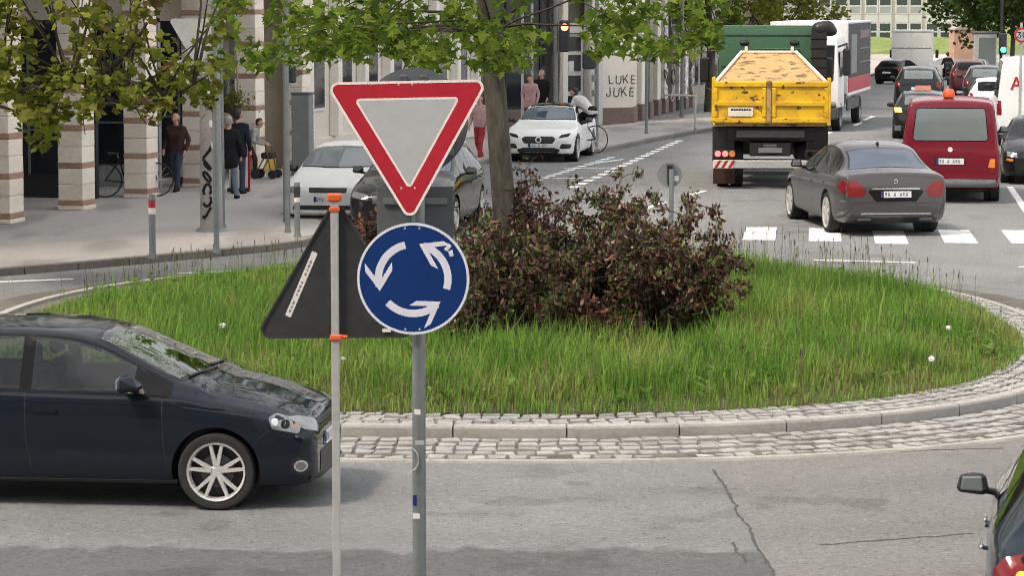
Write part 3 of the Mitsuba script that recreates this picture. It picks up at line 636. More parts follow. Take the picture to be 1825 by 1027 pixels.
def hollow(s, t):
    """The body with a cabin inside and openings where its panes sit."""
    x0, x1 = s['ws'][0] + .05, s['side'][0][1] + .15; V = []; F = []
    for x in np.linspace(x0, x1, 40):
        w = float(s['w'](x)); zt = float(s['zt'](x)); c = float(s['cr'](x)); wr = float(s['wr'](x)) * w; zr = zt - c; zb = min(float(s['zb'](x)), zr - .03)
        h = [(.40, .0), (.40, w * .86), (zb - .02, w * .90), (zr - .03, wr - .055), (zt - .05 - .3 * c, .55 * (wr - .05)), (zt - .045, 0)]; V.append([(x, y, z) for z, y in h] + [(x, -y, z) for z, y in h[-2:0:-1]])
    V = np.array(V); n, m = V.shape[:2]; V = V.reshape(-1, 3)
    for i in range(n - 1):
        for j in range(m): a, b, c, d = i * m + j, i * m + (j + 1) % m, (i + 1) * m + (j + 1) % m, (i + 1) * m + j; F += [(a, b, c), (a, c, d)]
    for j in range(1, m - 1): F += [(0, j + 1, j), ((n - 1) * m, (n - 1) * m + j, (n - 1) * m + j + 1)]
    cav = trimesh.Trimesh(V, F, process=False)
    if cav.volume < 0: cav.invert()
    man = t2m(t) - t2m(cav)
    for a, b in s['posts']:
        e = extr(side_band(s, a, b, .030, .066), 2.4, -1.2); q = np.eye(4); q[:3, :3] = [[1, 0, 0], [0, 0, -1], [0, 1, 0]]; e.apply_transform(q); man = man - t2m(e)
    man = man - t2m(extr(top_band(s, *s['ws'], .085, .04, .04, .16), 1.0, .97))
    md, q = s['rw']
    if md == 'rear': e = extr(rpoly(q, .05).buffer(-.02), .75, 0); R_ = np.eye(4); R_[:3, :3] = [[0, 0, 1], [1, 0, 0], [0, 1, 0]]; e.apply_transform(R_); e.apply_translation((s['L'] - .72, 0, 0)); man = man - t2m(e)
    return m2t(man)
def cabin(s, add):
    k = s['mir'][0]
    add('dashboard', hull([(x, y, z) for y in (-.66, .66) for x, z in ((k - .35, .75), (k - .35, .97), (k - .05, .99), (k + .12, .90), (k + .10, .60))]), 'interior')
    w = trimesh.creation.torus(.18, .016, 28, 8); w.apply_transform(mat((k + .22, -.36, .93), ry=math.radians(65))); add('steering_wheel', w, 'interior')
    for x0 in (k + .72, k + 1.52):
        for y in ((-.36, .36) if x0 < k + 1 else (-.40, 0, .40)):
            hw = .22 if x0 < k + 1 else .18
            add('seat', cat(hullsph(*[(x0 - dx, y + sy * hw, z, .06) for dx in (.45, 0) for sy in (-1, 1) for z in (.42, .50)]), hullsph(*[(x0 + .02 + (z - .5) * .28, y + sy * (hw if z < .9 else hw * .8), z, .055) for sy in (-1, 1) for z in (.5, .85, 1.05)]), hullsph(*[(x0 + .22, y + sy * .09, z, .045) for sy in (-1, 1) for z in (1.17, 1.25)])), 'interior')
def car(name, label, category, kind, paint, p, heading, ref, glass='glass_dark', style=(5, False), group=None, nx=80, extra=(), glassf=None, small=False, steer=0.0, glazed=False):
    """ref: the point of the car, in its own axes (x back from the nose, y to its right), that stands at p."""
    s = SPEC[kind]; root = thing(name, label, category, group); tw = place(p, heading, ref)
    if (kind, nx) not in BODY:
        t = loft(s, nx); tm = t.copy(); r = s['r']
        if glazed: tm = hollow(s, tm)
        if 'map' in s: tm.vertices[:, 0] = s['map'](tm.vertices[:, 0])
        man = t2m(tm)
        for x in (s['xf'], s['xr']):
            for y in (-1, 1):
                c = disc_y(x, y * (s['W'] / 2 - .02), r * 1.02, r * 1.15, .56, 36); man = man - t2m(c)
        cut = m2t(man); BODY[kind, nx] = (t, Shape(cut, None, 32) if False else cut, {})
    t, cut, pc = BODY[kind, nx]
    put('body', cut, paint, root, 32, tw)
    def add(nm, mesh, m, tag=None, smooth=40):
        if 'map' in s and nm != 'wheel_well': mesh = mesh.copy(); mesh.vertices[:, 0] = s['map'](mesh.vertices[:, 0])
        return put(nm, mesh, m, root, smooth, tw, label=tag)
    r = s['r']; W = s['W'] / 2
    for x in (s['xf'], s['xr']):
        for y in (-1, 1):
            add('wheel_well', cat(disc_y(x, y * (W - .27), r * 1.02, r * 1.13, .10, 28), m2t(t2m(lathe([(r * 1.145, -.10), (r * 1.145, .10), (r * 1.27, .08), (r * 1.27, -.10), (r * 1.145, -.10)], 32, 'y').apply_translation((x, y * (W - .19), r * 1.02))).trim_by_plane((0, 0, 1), float(s['z0'](x)) + .03)) if not small else []), 'black_plastic')
    ty, rm, bk, bd = wheel_set(r, style)
    for x in (s['xf'], s['xr']):
        for y in (-1, 1):
            m = tw @ mat((x, y * (W - .115), r), (0 if y > 0 else math.pi) + (steer if x == s['xf'] else 0)); k = key('wheel', root)
            for nm, sh in (('tyre', ty), ('rim', rm), ('wheel_inside', bk), ('brake_disc', bd)): put(nm, sh, parent=k, tw=m)
    def zrail(x): return s['zt'](x) - s['cr'](x)
    def sideband(a, b, lo, hi):
        xs = np.linspace(a, b, 40); u = zrail(xs) - hi; l = np.minimum(s['zb'](xs) + lo, zrail(xs)); ok = u > l + .012; xs, u, l = xs[ok], u[ok], l[ok]
        return Polygon([*zip(xs, l), *list(zip(xs, u))[::-1]]).buffer(-.012).buffer(.012, quad_segs=3)
    def P(kk, fn):
        if kk not in pc: pc[kk] = fn()
        return pc[kk]
    for y in (-1, 1):
        fr = sideband(s['side'][0][0] - .04, s['side'][0][1] + .04, -.012, .022)
        if glazed: fr = fr.difference(shapely.union_all([side_band(s, a, b, .024, .060) for a, b in s['posts']]))
        add('window_frame', P(('wf', y), lambda: panel(t, fr, 1, y, .003, .05)), 'black_gloss')
        for i, (a, b) in enumerate(s['posts']):
            add('side_window', P(('sw', y, i), lambda: panel(t, sideband(a, b, .012, .048), 1, y, .007, .06, -.004 if glazed else .012)), 'window_glass' if glazed else glass)
        if not small:
            for i, x in enumerate(s['seams']):
                zl = float(s['z0'](x)) + .14; sm = LineString([(x - .04, zl), (x, zl + .25), (x + .01, float(s['zb'](x)) - .01)]).buffer(.0045)
                add('door_seam', P(('se', y, i), lambda: panel(t, sm, 1, y, .0012, .06, .003)), 'black_plastic')
            x0, x1 = s['seams'][0] - .02, s['seams'][-1] + .8
            for i, (x, z) in enumerate(s['handles']):
                q = P(('hd', y, i), lambda: panel(t, rpoly([(x - .10, z - .014), (x + .10, z - .008), (x + .10, z + .018), (x - .10, z + .014)], .010), 1, y, .022, .03)); add('door_handle', q, paint)
        mx, mz = s['mir']; wy = float(s['w'](mx)) * .96 * y
        add('mirror', (hullsph2 if not small else hullsph)(*[(mx + dx, wy + y * dy, mz + dz, r_) for dx, dy, dz, r_ in ((-.085, .11, .045, .030), (-.075, .20, .045, .026), (.03, .09, .035, .045), (.03, .215, .04, .038), (.035, .10, .095, .040), (.03, .205, .092, .034), (-.03, .15, .10, .030))]), paint if name == 'dark_blue_hatchback' else 'black_plastic')
        if not small: add('mirror_glass', hullsph2(*[(mx + .068, wy + y * dy, mz + dz, .012) for dy, dz in ((.09, .03), (.215, .035), (.10, .105), (.205, .10))]), 'glass_pale')
        add('mirror_arm', hullsph((mx - .04, wy - y * .05, mz - .01, .028), (mx, wy + y * .1, mz + .02, .02)), 'black_plastic')
    a, b = s['ws']; xs = np.linspace(a, b, 16); hw = s['wr'](xs) * s['w'](xs)
    def wsp(d, da, db):
        
        xs = np.linspace(a + da, b - db, 16); h = s['wr'](xs) * s['w'](xs) - d; bow = .16 if md_ == 'f' else -.0; u = np.linspace(-1, 1, 11)[1:-1]
        return Polygon([*zip(xs + bow * np.linspace(1, 0, 16), h), *list(zip(xs + bow * np.linspace(1, 0, 16), -h))[::-1], *[(a + da + bow * v * v, h[0] * v) for v in u]])
    md_ = 'f'
    add('windscreen_seal', P('wss', lambda: panel(t, wsp(.035, -.02, -.02).difference(wsp(.08, .035, .035) if glazed else Polygon()), 2, 1, .003, .05)), 'black_gloss')
    add('windscreen', P('ws', lambda: panel(t, wsp(.065, .02, .02), 2, 1, .006, .05, -.003 if glazed else .012)), 'window_glass' if glazed else (glassf or glass))
    if glazed: cabin(s, add)
    md, q = s['rw']; md_ = 'r'
    if md == 'top':
        a, b = q; add('rear_window_seal', P('rws', lambda: panel(t, wsp(.04, -.015, -.015), 2, 1, .003, .06)), 'black_gloss'); add('rear_window', P('rw', lambda: panel(t, wsp(.07, .015, .02), 2, 1, .006, .05)), glassf or glass)
    else:
        add('rear_window_seal', P('rws', lambda: panel(t, rpoly(q, .05).buffer(.02).difference(rpoly(q, .05).buffer(-.015) if glazed else Polygon()), 0, 1, .003, .06)), 'black_gloss'); add('rear_window', P('rw', lambda: panel(t, rpoly(q, .05), 0, 1, .006, .06, -.003 if glazed else .012)), 'window_glass' if glazed else (glassf or glass))
    for e in extra:
        if e[0] == 'number_plate' and not small and e[2] == 0:
            x0, y0, x1, y1 = e[1].bounds; h = y1 - y0
            add('plate_print', cat([panel(t, Polygon([(x0 + .07 + j * .053, y0 + h * .2), (x0 + .105 + j * .053, y0 + h * .2), (x0 + .105 + j * .053, y1 - h * .2), (x0 + .07 + j * .053, y1 - h * .2)]).difference(Point(x0 + .087 + j * .053, y0 + h * (.36 + .28 * (j % 2))).buffer(.011)), 0, e[3], e[5] + .002, .05, .001) for j in range(8) if j not in (2, 4)]), 'plate_ink')
            xb = x0 if e[3] * -1 < 0 else x1 - .05; add('plate_band', panel(t, Polygon([(xb, y0), (xb + .05, y0), (xb + .05, y1), (xb, y1)]), 0, e[3], e[5] + .0022, .05, .001), 'sticker_blue')
        nm, poly, ax, sg, m, off = e[:6]; sym = ax == 0 and len(e) > 6 and e[6] == 'sym'
        for f in ((1, -1) if sym else (1,)):
            pp = poly if f == 1 else affinity.scale(poly if isinstance(poly, (Polygon, MultiPolygon)) else Polygon(poly), -1, 1, origin=(0, 0))
            pm = panel(t, pp, ax, sg, off, .04 if not small else .06)
            if len(pm.faces):
                k = add(nm, pm, m, e[7] if len(e) > 7 else None)
                if len(e) > 8: scene[k].update(e[8])
    return root, tw, t, add

# the dark blue hatchback in the foreground
gp = at(388, 908); gh = math.radians(96)
front = [('headlight', rpoly([(.46, .63), (.54, .615), (.74, .66), (.77, .76), (.64, .755), (.48, .71)], .02), 0, -1, 'lamp_clear', .008, 'sym'),
         ('grille', rpoly([(-.44, .62), (.44, .62), (.46, .71), (-.46, .71)], .015), 0, -1, 'black_plastic', .006),
         ('lower_grille', rpoly([(-.46, .28), (.46, .28), (.44, .44), (-.44, .44)], .02), 0, -1, 'black_plastic', .006),
         ('number_plate', rpoly([(-.26, .46), (.26, .46), (.26, .57), (-.26, .57)], .01), 0, -1, 'plate_white', .012)]
root, tw, t, add = car('dark_blue_hatchback', 'dark blue metallic hatchback in the left foreground passing the island', 'car', 'hatch', 'paint_golf', gp, gh, (.88, .80, 0), style=(5, True), nx=130, steer=0.05, glazed=True, extra=front + [
    ('headlight_wing', rpoly([(.14, .63), (.38, .675), (.42, .765), (.35, .79), (.19, .745), (.12, .69)], .02), 1, 1, 'lamp_clear', .007, '', 'clear headlight glass wrapping round the wing'),
    ('turn_signal', rpoly([(.145, .665), (.185, .67), (.185, .715), (.145, .705)], .012), 1, 1, 'lamp_pink', .010, '', 'pinkish turn signal in the headlight'),
    ('headlight_reflector', rpoly([(.215, .665), (.30, .68), (.30, .745), (.225, .735)], .03), 1, 1, 'glass_dark', .010), ('headlight_rim', rpoly([(.325, .69), (.385, .71), (.39, .755), (.33, .755)], .02), 1, 1, 'chrome', .009),
    ('door_frame', Polygon([(1.33, .93), (1.62, .95), (1.60, 1.13), (1.545, 1.10)]).buffer(.004), 1, 1, 'black_gloss', .009),
    ('mirror_base', rpoly([(1.50, .94), (1.66, .945), (1.665, 1.0), (1.55, 1.0)], .01), 1, 1, 'black_plastic', .012),
    ('swage_line', LineString([(.55, .80), (1.3, .865), (2.4, .875), (3.9, .90)]).buffer(.006), 1, 1, 'paint_golf', .006),
    ('sill_trim', Polygon([(1.25, .215), (3.05, .215), (3.05, .24), (1.25, .24)]), 1, 1, 'black_plastic', .008),
    ('bumper_seam', LineString([(.42, .66), (.50, .60), (.545, .56)]).buffer(.004), 1, 1, 'black_plastic', .0015),
    ('bonnet_seam', LineString([(.14, .64), (.42, .755), (.8, .80), (1.2, .845), (1.33, .90)]).buffer(.004), 1, 1, 'black_plastic', .0015)])
for r_, m_, o_ in ((.056, 'black_plastic', .004), (.048, 'chrome', .010), (.034, 'lamp_clear', .016)): add('fog_light' if r_ < .05 else 'fog_light_surround', panel(t, affinity.scale(Point(.125, .365).buffer(r_ * (1.35 if r_ > .05 else 1)), 1.2, 1), 1, 1, o_, .03), m_)
add('spoiler_lip', panel(t, rpoly([(-.70, .235), (.70, .235), (.68, .27), (-.68, .27)], .01), 0, -1, .02, .05), 'black_plastic')
for j in range(2): add('grille_bar', panel(t, rpoly([(-.41, .618 + j * .032), (.41, .618 + j * .032), (.41, .628 + j * .032), (-.41, .628 + j * .032)], .003), 0, -1, .012, .05), 'black_gloss')
for s0 in (-1, 1):
    pts = [(1.10 + .13 * (s0 * .30 - .32 + .62 * u) ** 2 + .05 * u, s0 * .30 - .32 + .62 * u, 0) for u in np.linspace(0, 1, 8)]
    P3, N3 = project(t, np.array([(p[0], p[1]) for p in pts]), 2, 1); add('wiper', tube(P3 + N3 * .016, .010, 6), 'black_plastic')
add('roof_seam', panel(t, Polygon([(2.05, .565), (3.6, .545), (3.6, .565), (2.05, .585)]), 2, 1, .0015, .06, .004), 'black_plastic')
# badge free handles with a recess
add('handle_recess', panel(t, rpoly([(2.28, .775), (2.42, .775), (2.42, .80), (2.28, .80)], .012), 1, 1, .002, .03), 'black_plastic')

# the dark saloon at the right edge
root, tw, t, add = car('dark_blue_car', 'dark blue car cut off by the right edge with its amber indicator lit', 'car', 'compact', 'paint_blueblack', (3.60, 15.98, 0), math.radians(11), (4.05, 0, 0), glass='glass_blue', nx=90, glazed=True, extra=[
    ('taillight', rpoly([(.36, .68), (.76, .66), (.80, .80), (.74, .89), (.50, .93), (.38, .90)], .03), 0, 1, 'lamp_red', .012, 'sym'),
    ('taillight_housing', rpoly([(-.70, .86), (-.40, .86), (-.36, .94), (-.56, .94)], .02), 0, 1, 'black_gloss', .016),
    ('indicator', Point(-.64, .79).buffer(.032), 0, 1, 'lamp_amber', .022, '', 'lit amber indicator in the rear lamp', lamp('ind', (1.0, .30, .015), 1.3)),
    ('number_plate', rpoly([(-.26, .60), (.26, .60), (.26, .71), (-.26, .71)], .01), 0, 1, 'plate_white', .014)])
for x0 in (2.18, 3.10): put('door_handle_chrome', hullsph((x0, -.895, .80, .013), (x0 + .17, -.893, .805, .013)), 'chrome', root, 30, tw)

# the grey saloon crossing the zebra
root, tw, t, add = car('grey_saloon', 'silver grey luxury saloon driving away over the zebra crossing', 'car', 'limo', 'paint_silver', at(1568, 413), math.radians(-6.5), (3.98, 0, 0), glass='glass_dark', glassf='glass_blue', nx=100, style=(5, False), extra=[
    ('taillight', rpoly([(.52, .80), (.60, .70), (.84, .71), (.86, .90), (.83, .985), (.66, .965)], .02), 0, 1, 'lamp_red', .010, 'sym'),
    ('taillight_wing', rpoly([(4.72, .86), (5.06, .74), (5.10, .92), (4.98, .985), (4.80, .95)], .02), 1, -1, 'lamp_red', .008),
    ('plate_recess', rpoly([(-.52, .82), (.52, .82), (.36, .62), (-.36, .62)], .03), 0, 1, 'black_gloss', .004),
    ('number_plate', rpoly([(-.27, .69), (.27, .69), (.27, .80), (-.27, .80)], .01), 0, 1, 'plate_white', .016),
    ('boot_chrome_strip', rpoly([(-.42, .835), (.42, .835), (.42, .852), (-.42, .852)], .004), 0, 1, 'chrome', .02),
    ('bumper_chrome_strip', rpoly([(-.62, .40), (.62, .40), (.62, .425), (-.62, .425)], .006), 0, 1, 'chrome', .012),
    ('bumper_seam', rpoly([(-.80, .59), (.80, .59), (.80, .60), (-.80, .60)], .002), 0, 1, 'black_plastic', .003),
    ('exhaust', rpoly([(.42, .28), (.68, .28), (.66, .335), (.44, .335)], .02), 0, 1, 'chrome', .012, 'sym'),
    ('diffuser', rpoly([(-.70, .245), (.70, .245), (.66, .34), (-.66, .34)], .02), 0, 1, 'black_plastic', .006),
    ('sun_reflection_strip', rpoly([(4.9, .62), (5.05, .62), (5.05, .635), (4.9, .635)], .003), 1, -1, 'chrome', .004)])
add('roof_aerial', hullsph((3.62, 0, 1.56, .015), (3.75, 0, 1.55, .02), (3.76, 0, 1.60, .006)), 'black_gloss')
add('star_badge', lathe([(.030, -.004), (.038, 0), (.030, .004), (.030, -.004)], 20).apply_transform(trimesh.transformations.rotation_matrix(math.pi / 2, (0, 1, 0))).apply_translation((5.085, 0, .97)), 'chrome')

# the red van with its orange beacon
root, tw, t, add = car('red_van', 'dark red passenger van with an orange beacon on the roof waiting at the crossing', 'van', 'tallvan', 'paint_red', at(1692, 362), math.radians(9.0), (4.7, 0, 0), glass='glass_dark', glassf='glass_pale', nx=70, style=(6, False), extra=[
    ('taillight', rpoly([(.76, .74), (.90, .74), (.90, .92), (.80, .92)], .015), 0, 1, 'lamp_amber', .012, 'sym'),
    ('lower_taillight', rpoly([(.78, .62), (.90, .62), (.90, .735), (.77, .735)], .01), 0, 1, 'lamp_red', .012, 'sym'),
    ('number_plate', rpoly([(-.28, .80), (.28, .80), (.28, .92), (-.28, .92)], .01), 0, 1, 'plate_white', .016),
    ('plate_recess', rpoly([(-.32, .78), (.32, .78), (.33, .96), (-.33, .96)], .02), 0, 1, 'paint_maroon', .006),
    ('badge', Point(0, 1.10).buffer(.05), 0, 1, 'plate_white', .010), ('bumper', rpoly([(-.90, .36), (.90, .36), (.92, .50), (-.92, .50)], .03), 0, 1, 'grey_paint', .03),
    ('tailgate_seam', rpoly([(-.84, .725), (.76, .725), (.76, .735), (-.84, .735)], .002), 0, 1, 'black_plastic', .004)])
add('beacon_base', cyl(4.25, -.05, 2.11, 2.15, .10, .09), 'black_plastic'); add('beacon', lathe([(.0001, 0), (.12, 0), (.125, .05), (.115, .12), (.08, .165), (.0001, .175)], 24).apply_translation((4.25, -.05, 2.145)), 'orange_plastic', 'round orange beacon on the van roof')
add('rear_wiper', tube([(4.80, 0, 1.29), (4.815, -.05, 1.28), (4.79, -.42, 1.34)], .012, 6), 'black_plastic')
# silhouettes of the seat backs seen through the rear window rim
for y in (-.42, .0, .42): add('headrest', hullsph((4.80, y - .11, 1.27, .03), (4.80, y + .11, 1.27, .03), (4.785, y - .08, 1.35, .03), (4.785, y + .08, 1.35, .03)), 'black_plastic')

# the white saloon parked head on beyond the tree
root, tw, t, add = car('white_coupe', 'gleaming white sporty saloon with a black grille parked head on at the kerb', 'car', 'coupe', 'paint_white', at(968, 287), math.radians(189.5), (.8, 0, 0), glass='glass_dark', glassf='glass_blue', nx=70, extra=[
    ('grille', rpoly([(-.44, .60), (-.36, .49), (.36, .49), (.44, .60), (.36, .665), (-.36, .665)], .03), 0, -1, 'black_plastic', .008),
    ('headlight', rpoly([(.50, .62), (.74, .66), (.80, .745), (.56, .70)], .015), 0, -1, 'glass_dark', .008, 'sym'),
    ('air_intake', rpoly([(.52, .36), (.78, .36), (.82, .47), (.60, .49)], .03), 0, -1, 'black_plastic', .008, 'sym'),
    ('lower_grille', rpoly([(-.48, .235), (.48, .235), (.56, .34), (.40, .385), (-.40, .385), (-.56, .34)], .02), 0, -1, 'black_plastic', .008),
    ('splitter', rpoly([(-.78, .19), (.78, .19), (.80, .235), (-.80, .235)], .01), 0, -1, 'black_plastic', .012),
    ('number_plate', rpoly([(-.26, .395), (.26, .395), (.26, .485), (-.26, .485)], .01), 0, -1, 'plate_white', .016),
    ('badge', Point(0, .58).buffer(.075).difference(Point(0, .58).buffer(.055)), 0, -1, 'chrome', .014), ('roof_panel', [(2.25, -.56), (2.25, .56), (3.5, .54), (3.5, -.54)], 2, 1, 'black_gloss', .005)])
# the old white hatchback beside the pavement nose
root, tw, t, add = car('white_hatchback', 'plain white hatchback parked head on between the pavement and a black people carrier', 'car', 'compact', 'paint_white_old', at(598, 396), math.radians(180 + 6.5), (.8, 0, 0), glass='glass_dark', glassf='glass_pale', nx=70, extra=[
    ('headlight', rpoly([(.50, .58), (.78, .60), (.78, .70), (.52, .71)], .03), 0, -1, 'lamp_clear', .008, 'sym'),
    ('grille', rpoly([(-.34, .60), (.34, .60), (.36, .69), (-.36, .69)], .02), 0, -1, 'black_plastic', .008),
    ('number_plate', rpoly([(-.26, .43), (.26, .43), (.26, .53), (-.26, .53)], .01), 0, -1, 'plate_white', .012),
    ('lower_grille', rpoly([(-.66, .29), (.66, .29), (.64, .37), (-.64, .37)], .02), 0, -1, 'black_plastic', .008)])
# the black people carrier behind the signs
root, tw, t, add = car('black_estate', 'black car half hidden behind the yield sign, the trunk and the bushes', 'car', 'estate', 'paint_black', at(722, 416), math.radians(180 + 9), (.88, 0, 0), glass='glass_dark', glassf='glass_blue', nx=60, extra=[
    ('headlight', rpoly([(.46, .64), (.80, .68), (.80, .78), (.52, .74)], .02), 0, -1, 'lamp_clear', .008, 'sym'),
    ('grille', rpoly([(-.40, .58), (.40, .58), (.42, .72), (-.42, .72)], .02), 0, -1, 'steel_dark', .008),
    ('number_plate', rpoly([(-.26, .46), (.26, .46), (.26, .57), (-.26, .57)], .01), 0, -1, 'plate_white', .016)])
for y in (-1, 1):
    xs = np.linspace(2.2, 4.0, 9); add('roof_rail', tube([(x, y * (float(SPEC['estate']['wr'](x) * SPEC['estate']['w'](x)) - .02), float(SPEC['estate']['zt'](x) - SPEC['estate']['cr'](x)) + .05) for x in xs], .02, 6), 'alloy')
# cars in the queue up the street
QH = math.radians(9.5)
def rearcar(name, label, kind, paint, p, extra=(), h=QH, ref=None, glass='glass_dark', group=None, cat_='car'):
    s = SPEC[kind]; return car(name, label, cat_, kind, paint, p, h, ref or (s['L'] - .3, 0, 0), glass=glass, nx=36, small=True, group=group, extra=extra)
tl = [('taillight', rpoly([(.62, .78), (.80, .78), (.82, .95), (.66, .95)], .02), 0, 1, 'lamp_red', .012, 'sym'), ('number_plate', rpoly([(-.26, .62), (.26, .62), (.26, .72), (-.26, .72)], .01), 0, 1, 'plate_white', .014)]
tls = [('taillight', rpoly([(.66, .90), (.82, .90), (.83, 1.08), (.70, 1.08)], .02), 0, 1, 'lamp_red', .012, 'sym'), ('number_plate', rpoly([(-.26, .80), (.26, .80), (.26, .90), (-.26, .90)], .01), 0, 1, 'plate_white', .014)]
root, tw, t, add = rearcar('black_taxi', 'black car with a rosy roof sign waiting just ahead of the red van', 'compact', 'paint_black', at(1642, 248), [('taillight', rpoly([(.56, .80), (.76, .80), (.80, .93), (.60, .93)], .02), 0, 1, 'lamp_amber', .02, 'sym', 'lit amber tail lamp', lamp('b', (1.0, .25, .08), .8)), tl[1]], glass='glass_pale')
def roof_sign(add, x, z, m='orange_plastic'): add('roof_sign', hull([(x - .06, y, zz) for y, zz in ((-.26, z), (.26, z), (.22, z + .13), (-.22, z + .13))] + [(x + .06, y, zz) for y, zz in ((-.26, z), (.26, z), (.22, z + .13), (-.22, z + .13))]), m, 'pinkish lit roof sign'); add('roof_bar', box(x, 0, z - .01, .05, 1.0, .03), 'black_plastic')
scene_rs = prin('roof_sign_pink', (0.75, 0.33, 0.26), 0.4)
roof_sign(add, 2.7, 1.42, 'roof_sign_pink')
root, tw, t, add = rearcar('black_taxi', 'black estate with a pale roof sign, second in the queue from the red van', 'suv', 'paint_black', at(1636, 197), tls, glass='glass_pale'); roof_sign(add, 2.7, 1.42, 'roof_sign_pink')
root, tw, t, add = rearcar('dark_estate', 'dark grey car with a pale rear window queueing left of the white van', 'suv', 'paint_grey', at(1757, 192), tls, glass='glass_pale')
root, tw, t, add = rearcar('white_small_car', 'little white car squeezed between the white van and the grey queueing car', 'small', 'paint_white_old', at(1768, 216), tl, glass='glass_dark')
root, tw, t, add = rearcar('maroon_estate', 'maroon dark car beside the motor scooter far up the queue', 'suv', 'paint_maroon', at(1727, 170), tls)
root, tw, t, add = rearcar('pale_grey_car', 'pale grey car far up the right hand lane', 'compact', 'paint_lightgrey', at(1738, 150), tl, glass='glass_pale')
root, tw, t, add = rearcar('dark_hatch', 'small dark car parked far off right of the white lorry', 'compact', 'paint_black', at(1583, 150), tl, h=math.radians(30))
# cars facing the camera at the right edge
root, tw, t, add = car('black_facing_car', 'black car with its headlamps to the camera at the right edge beside the red van', 'car', 'hatch', 'paint_black', at(1853, 326), math.radians(180 + 10), (.88, 0, 0), nx=50, small=True, extra=[
    ('headlight', rpoly([(.50, .60), (.74, .64), (.74, .74), (.52, .70)], .02), 0, -1, 'lamp_clear', .01, 'sym'), ('indicator', rpoly([(.60, .52), (.74, .54), (.74, .59), (.60, .58)], .01), 0, -1, 'lamp_amber', .01, 'sym'), ('grille', rpoly([(-.4, .58), (.4, .58), (.42, .69), (-.42, .69)], .02), 0, -1, 'black_plastic', .01), ('number_plate', rpoly([(-.26, .44), (.26, .44), (.26, .54), (-.26, .54)], .01), 0, -1, 'plate_white', .014)])
# white delivery van with a letter on its doors
root, tw, t, add = car('white_van', 'tall white van with a red letter A on its rear doors', 'van', 'bigvan', 'paint_white', at(1838, 262), math.radians(8), (5.4, 0, 0), nx=40, small=True, extra=[('taillight', rpoly([(.84, .9), (.97, .9), (.97, 1.3), (.86, 1.3)], .02), 0, 1, 'lamp_red', .012, 'sym'), ('door_seam', rpoly([(-.008, .6), (.008, .6), (.008, 2.3), (-.008, 2.3)], 0), 0, 1, 'black_plastic', .003)])
for k in [k for k in scene if k.startswith(root + '__rear_window')]: scene[k]['bsdf'] = {'type': 'ref', 'id': 'paint_white'}
tx = meshkit.text_mesh('A', .34, .006, bold=True); a = np.eye(4); a[:3, :3] = [[0, 0, 1], [1, 0, 0], [0, 1, 0]]; tx.apply_transform(a); tx.apply_translation((5.66, -.62, 1.62))
V3, N3 = project(t, tx.vertices[:, 1:], 0, 1); ok = ~np.isnan(V3[:, 0]); f0 = tx.vertices[:, 0] > 5.662; tx.vertices[:, 0] = np.where(ok, np.nan_to_num(V3[:, 0]), np.nanmean(V3[:, 0])) + np.where(f0, .03, .008); add('letter', tx, 'red_plastic', 'red letter A', smooth=False)
# ---------------------------------------------------------------- foliage
def leaf_template(kind):
    if kind == 'maple':
        a = np.radians([-90, -50, -28, 10, 32, 62, 90, 118, 148, 170, 208, 230]); r = np.array([.25, .62, .36, .95, .48, .62, 1.15, .62, .48, .95, .36, .62])
    elif kind == 'plane':
        a = np.radians([-90, -35, 0, 25, 55, 90, 125, 155, 180, 215]); r = np.array([.35, .75, .62, .92, .72, 1.05, .72, .92, .62, .75])
    else:
        a = np.radians([-90, -20, 40, 90, 140, 200]); r = np.array([.95, .5, .55, 1.05, .55, .5])
    p = np.column_stack([r * np.cos(a) * (1 if kind != 'oval' else .8), r * np.sin(a), -.16 * np.abs(r * np.cos(a))])
    n = len(p); v = np.vstack([[0, 0, .06], p]); f = np.array([(0, 1 + i, 1 + (i + 1) % n) for i in range(n)]); return v, f
def leaves(kind, pos, size, cols, rng, droop=.5, flat=1.0):
    """One mesh of leaves; pos (n,3), size (n,), cols (n,3)."""
    tv, tf = leaf_template(kind); n = len(pos); az = rng.uniform(0, 2 * np.pi, n); tilt = rng.normal(droop, .55, n) * flat; roll = rng.normal(0, .6, n)
    ca, sa, ct, st, cr, sr = np.cos(az), np.sin(az), np.cos(tilt), np.sin(tilt), np.cos(roll), np.sin(roll); o, l = np.zeros(n), np.ones(n)
    Rz = np.array([[ca, -sa, o], [sa, ca, o], [o, o, l]]).transpose(2, 0, 1); Rx = np.array([[l, o, o], [o, ct, st], [o, -st, ct]]).transpose(2, 0, 1); Ry = np.array([[cr, o, sr], [o, l, o], [-sr, o, cr]]).transpose(2, 0, 1)
    M = Rz @ Rx @ Ry; bend = rng.uniform(.4, 1.6, n); T = np.repeat(tv[None], n, 0); T[:, :, 2] *= bend[:, None]
    v = np.einsum('nij,nkj->nki', M, T * size[:, None, None]) + pos[:, None]; f = (tf[None] + np.arange(n)[:, None, None] * len(tv)).reshape(-1, 3)
    return v.reshape(-1, 3), f, np.repeat(cols, len(tv), 0)
def clusters(rng, centers, n, rad, squash=.7):
    i = rng.integers(0, len(centers), n); d = rng.normal(size=(n, 3)); d /= np.linalg.norm(d, axis=1, keepdims=True); d *= (rng.random((n, 1)) ** .5) * np.asarray(rad)[i][:, None]; d[:, 2] *= squash
    return centers[i] + d, i
def tint(rng, n, palette, weights, j=.25):
    k = rng.choice(len(palette), n, p=np.array(weights) / sum(weights)); return np.array(palette)[k] * rng.uniform(1 - j, 1 + j, (n, 1))
MAPLE = ([.13, .20, .030], [.20, .275, .045], [.08, .135, .024], [.28, .32, .08])
OLIVE = ([.20, .225, .038], [.27, .29, .055], [.13, .155, .03], [.33, .32, .10], [.20, .14, .06])
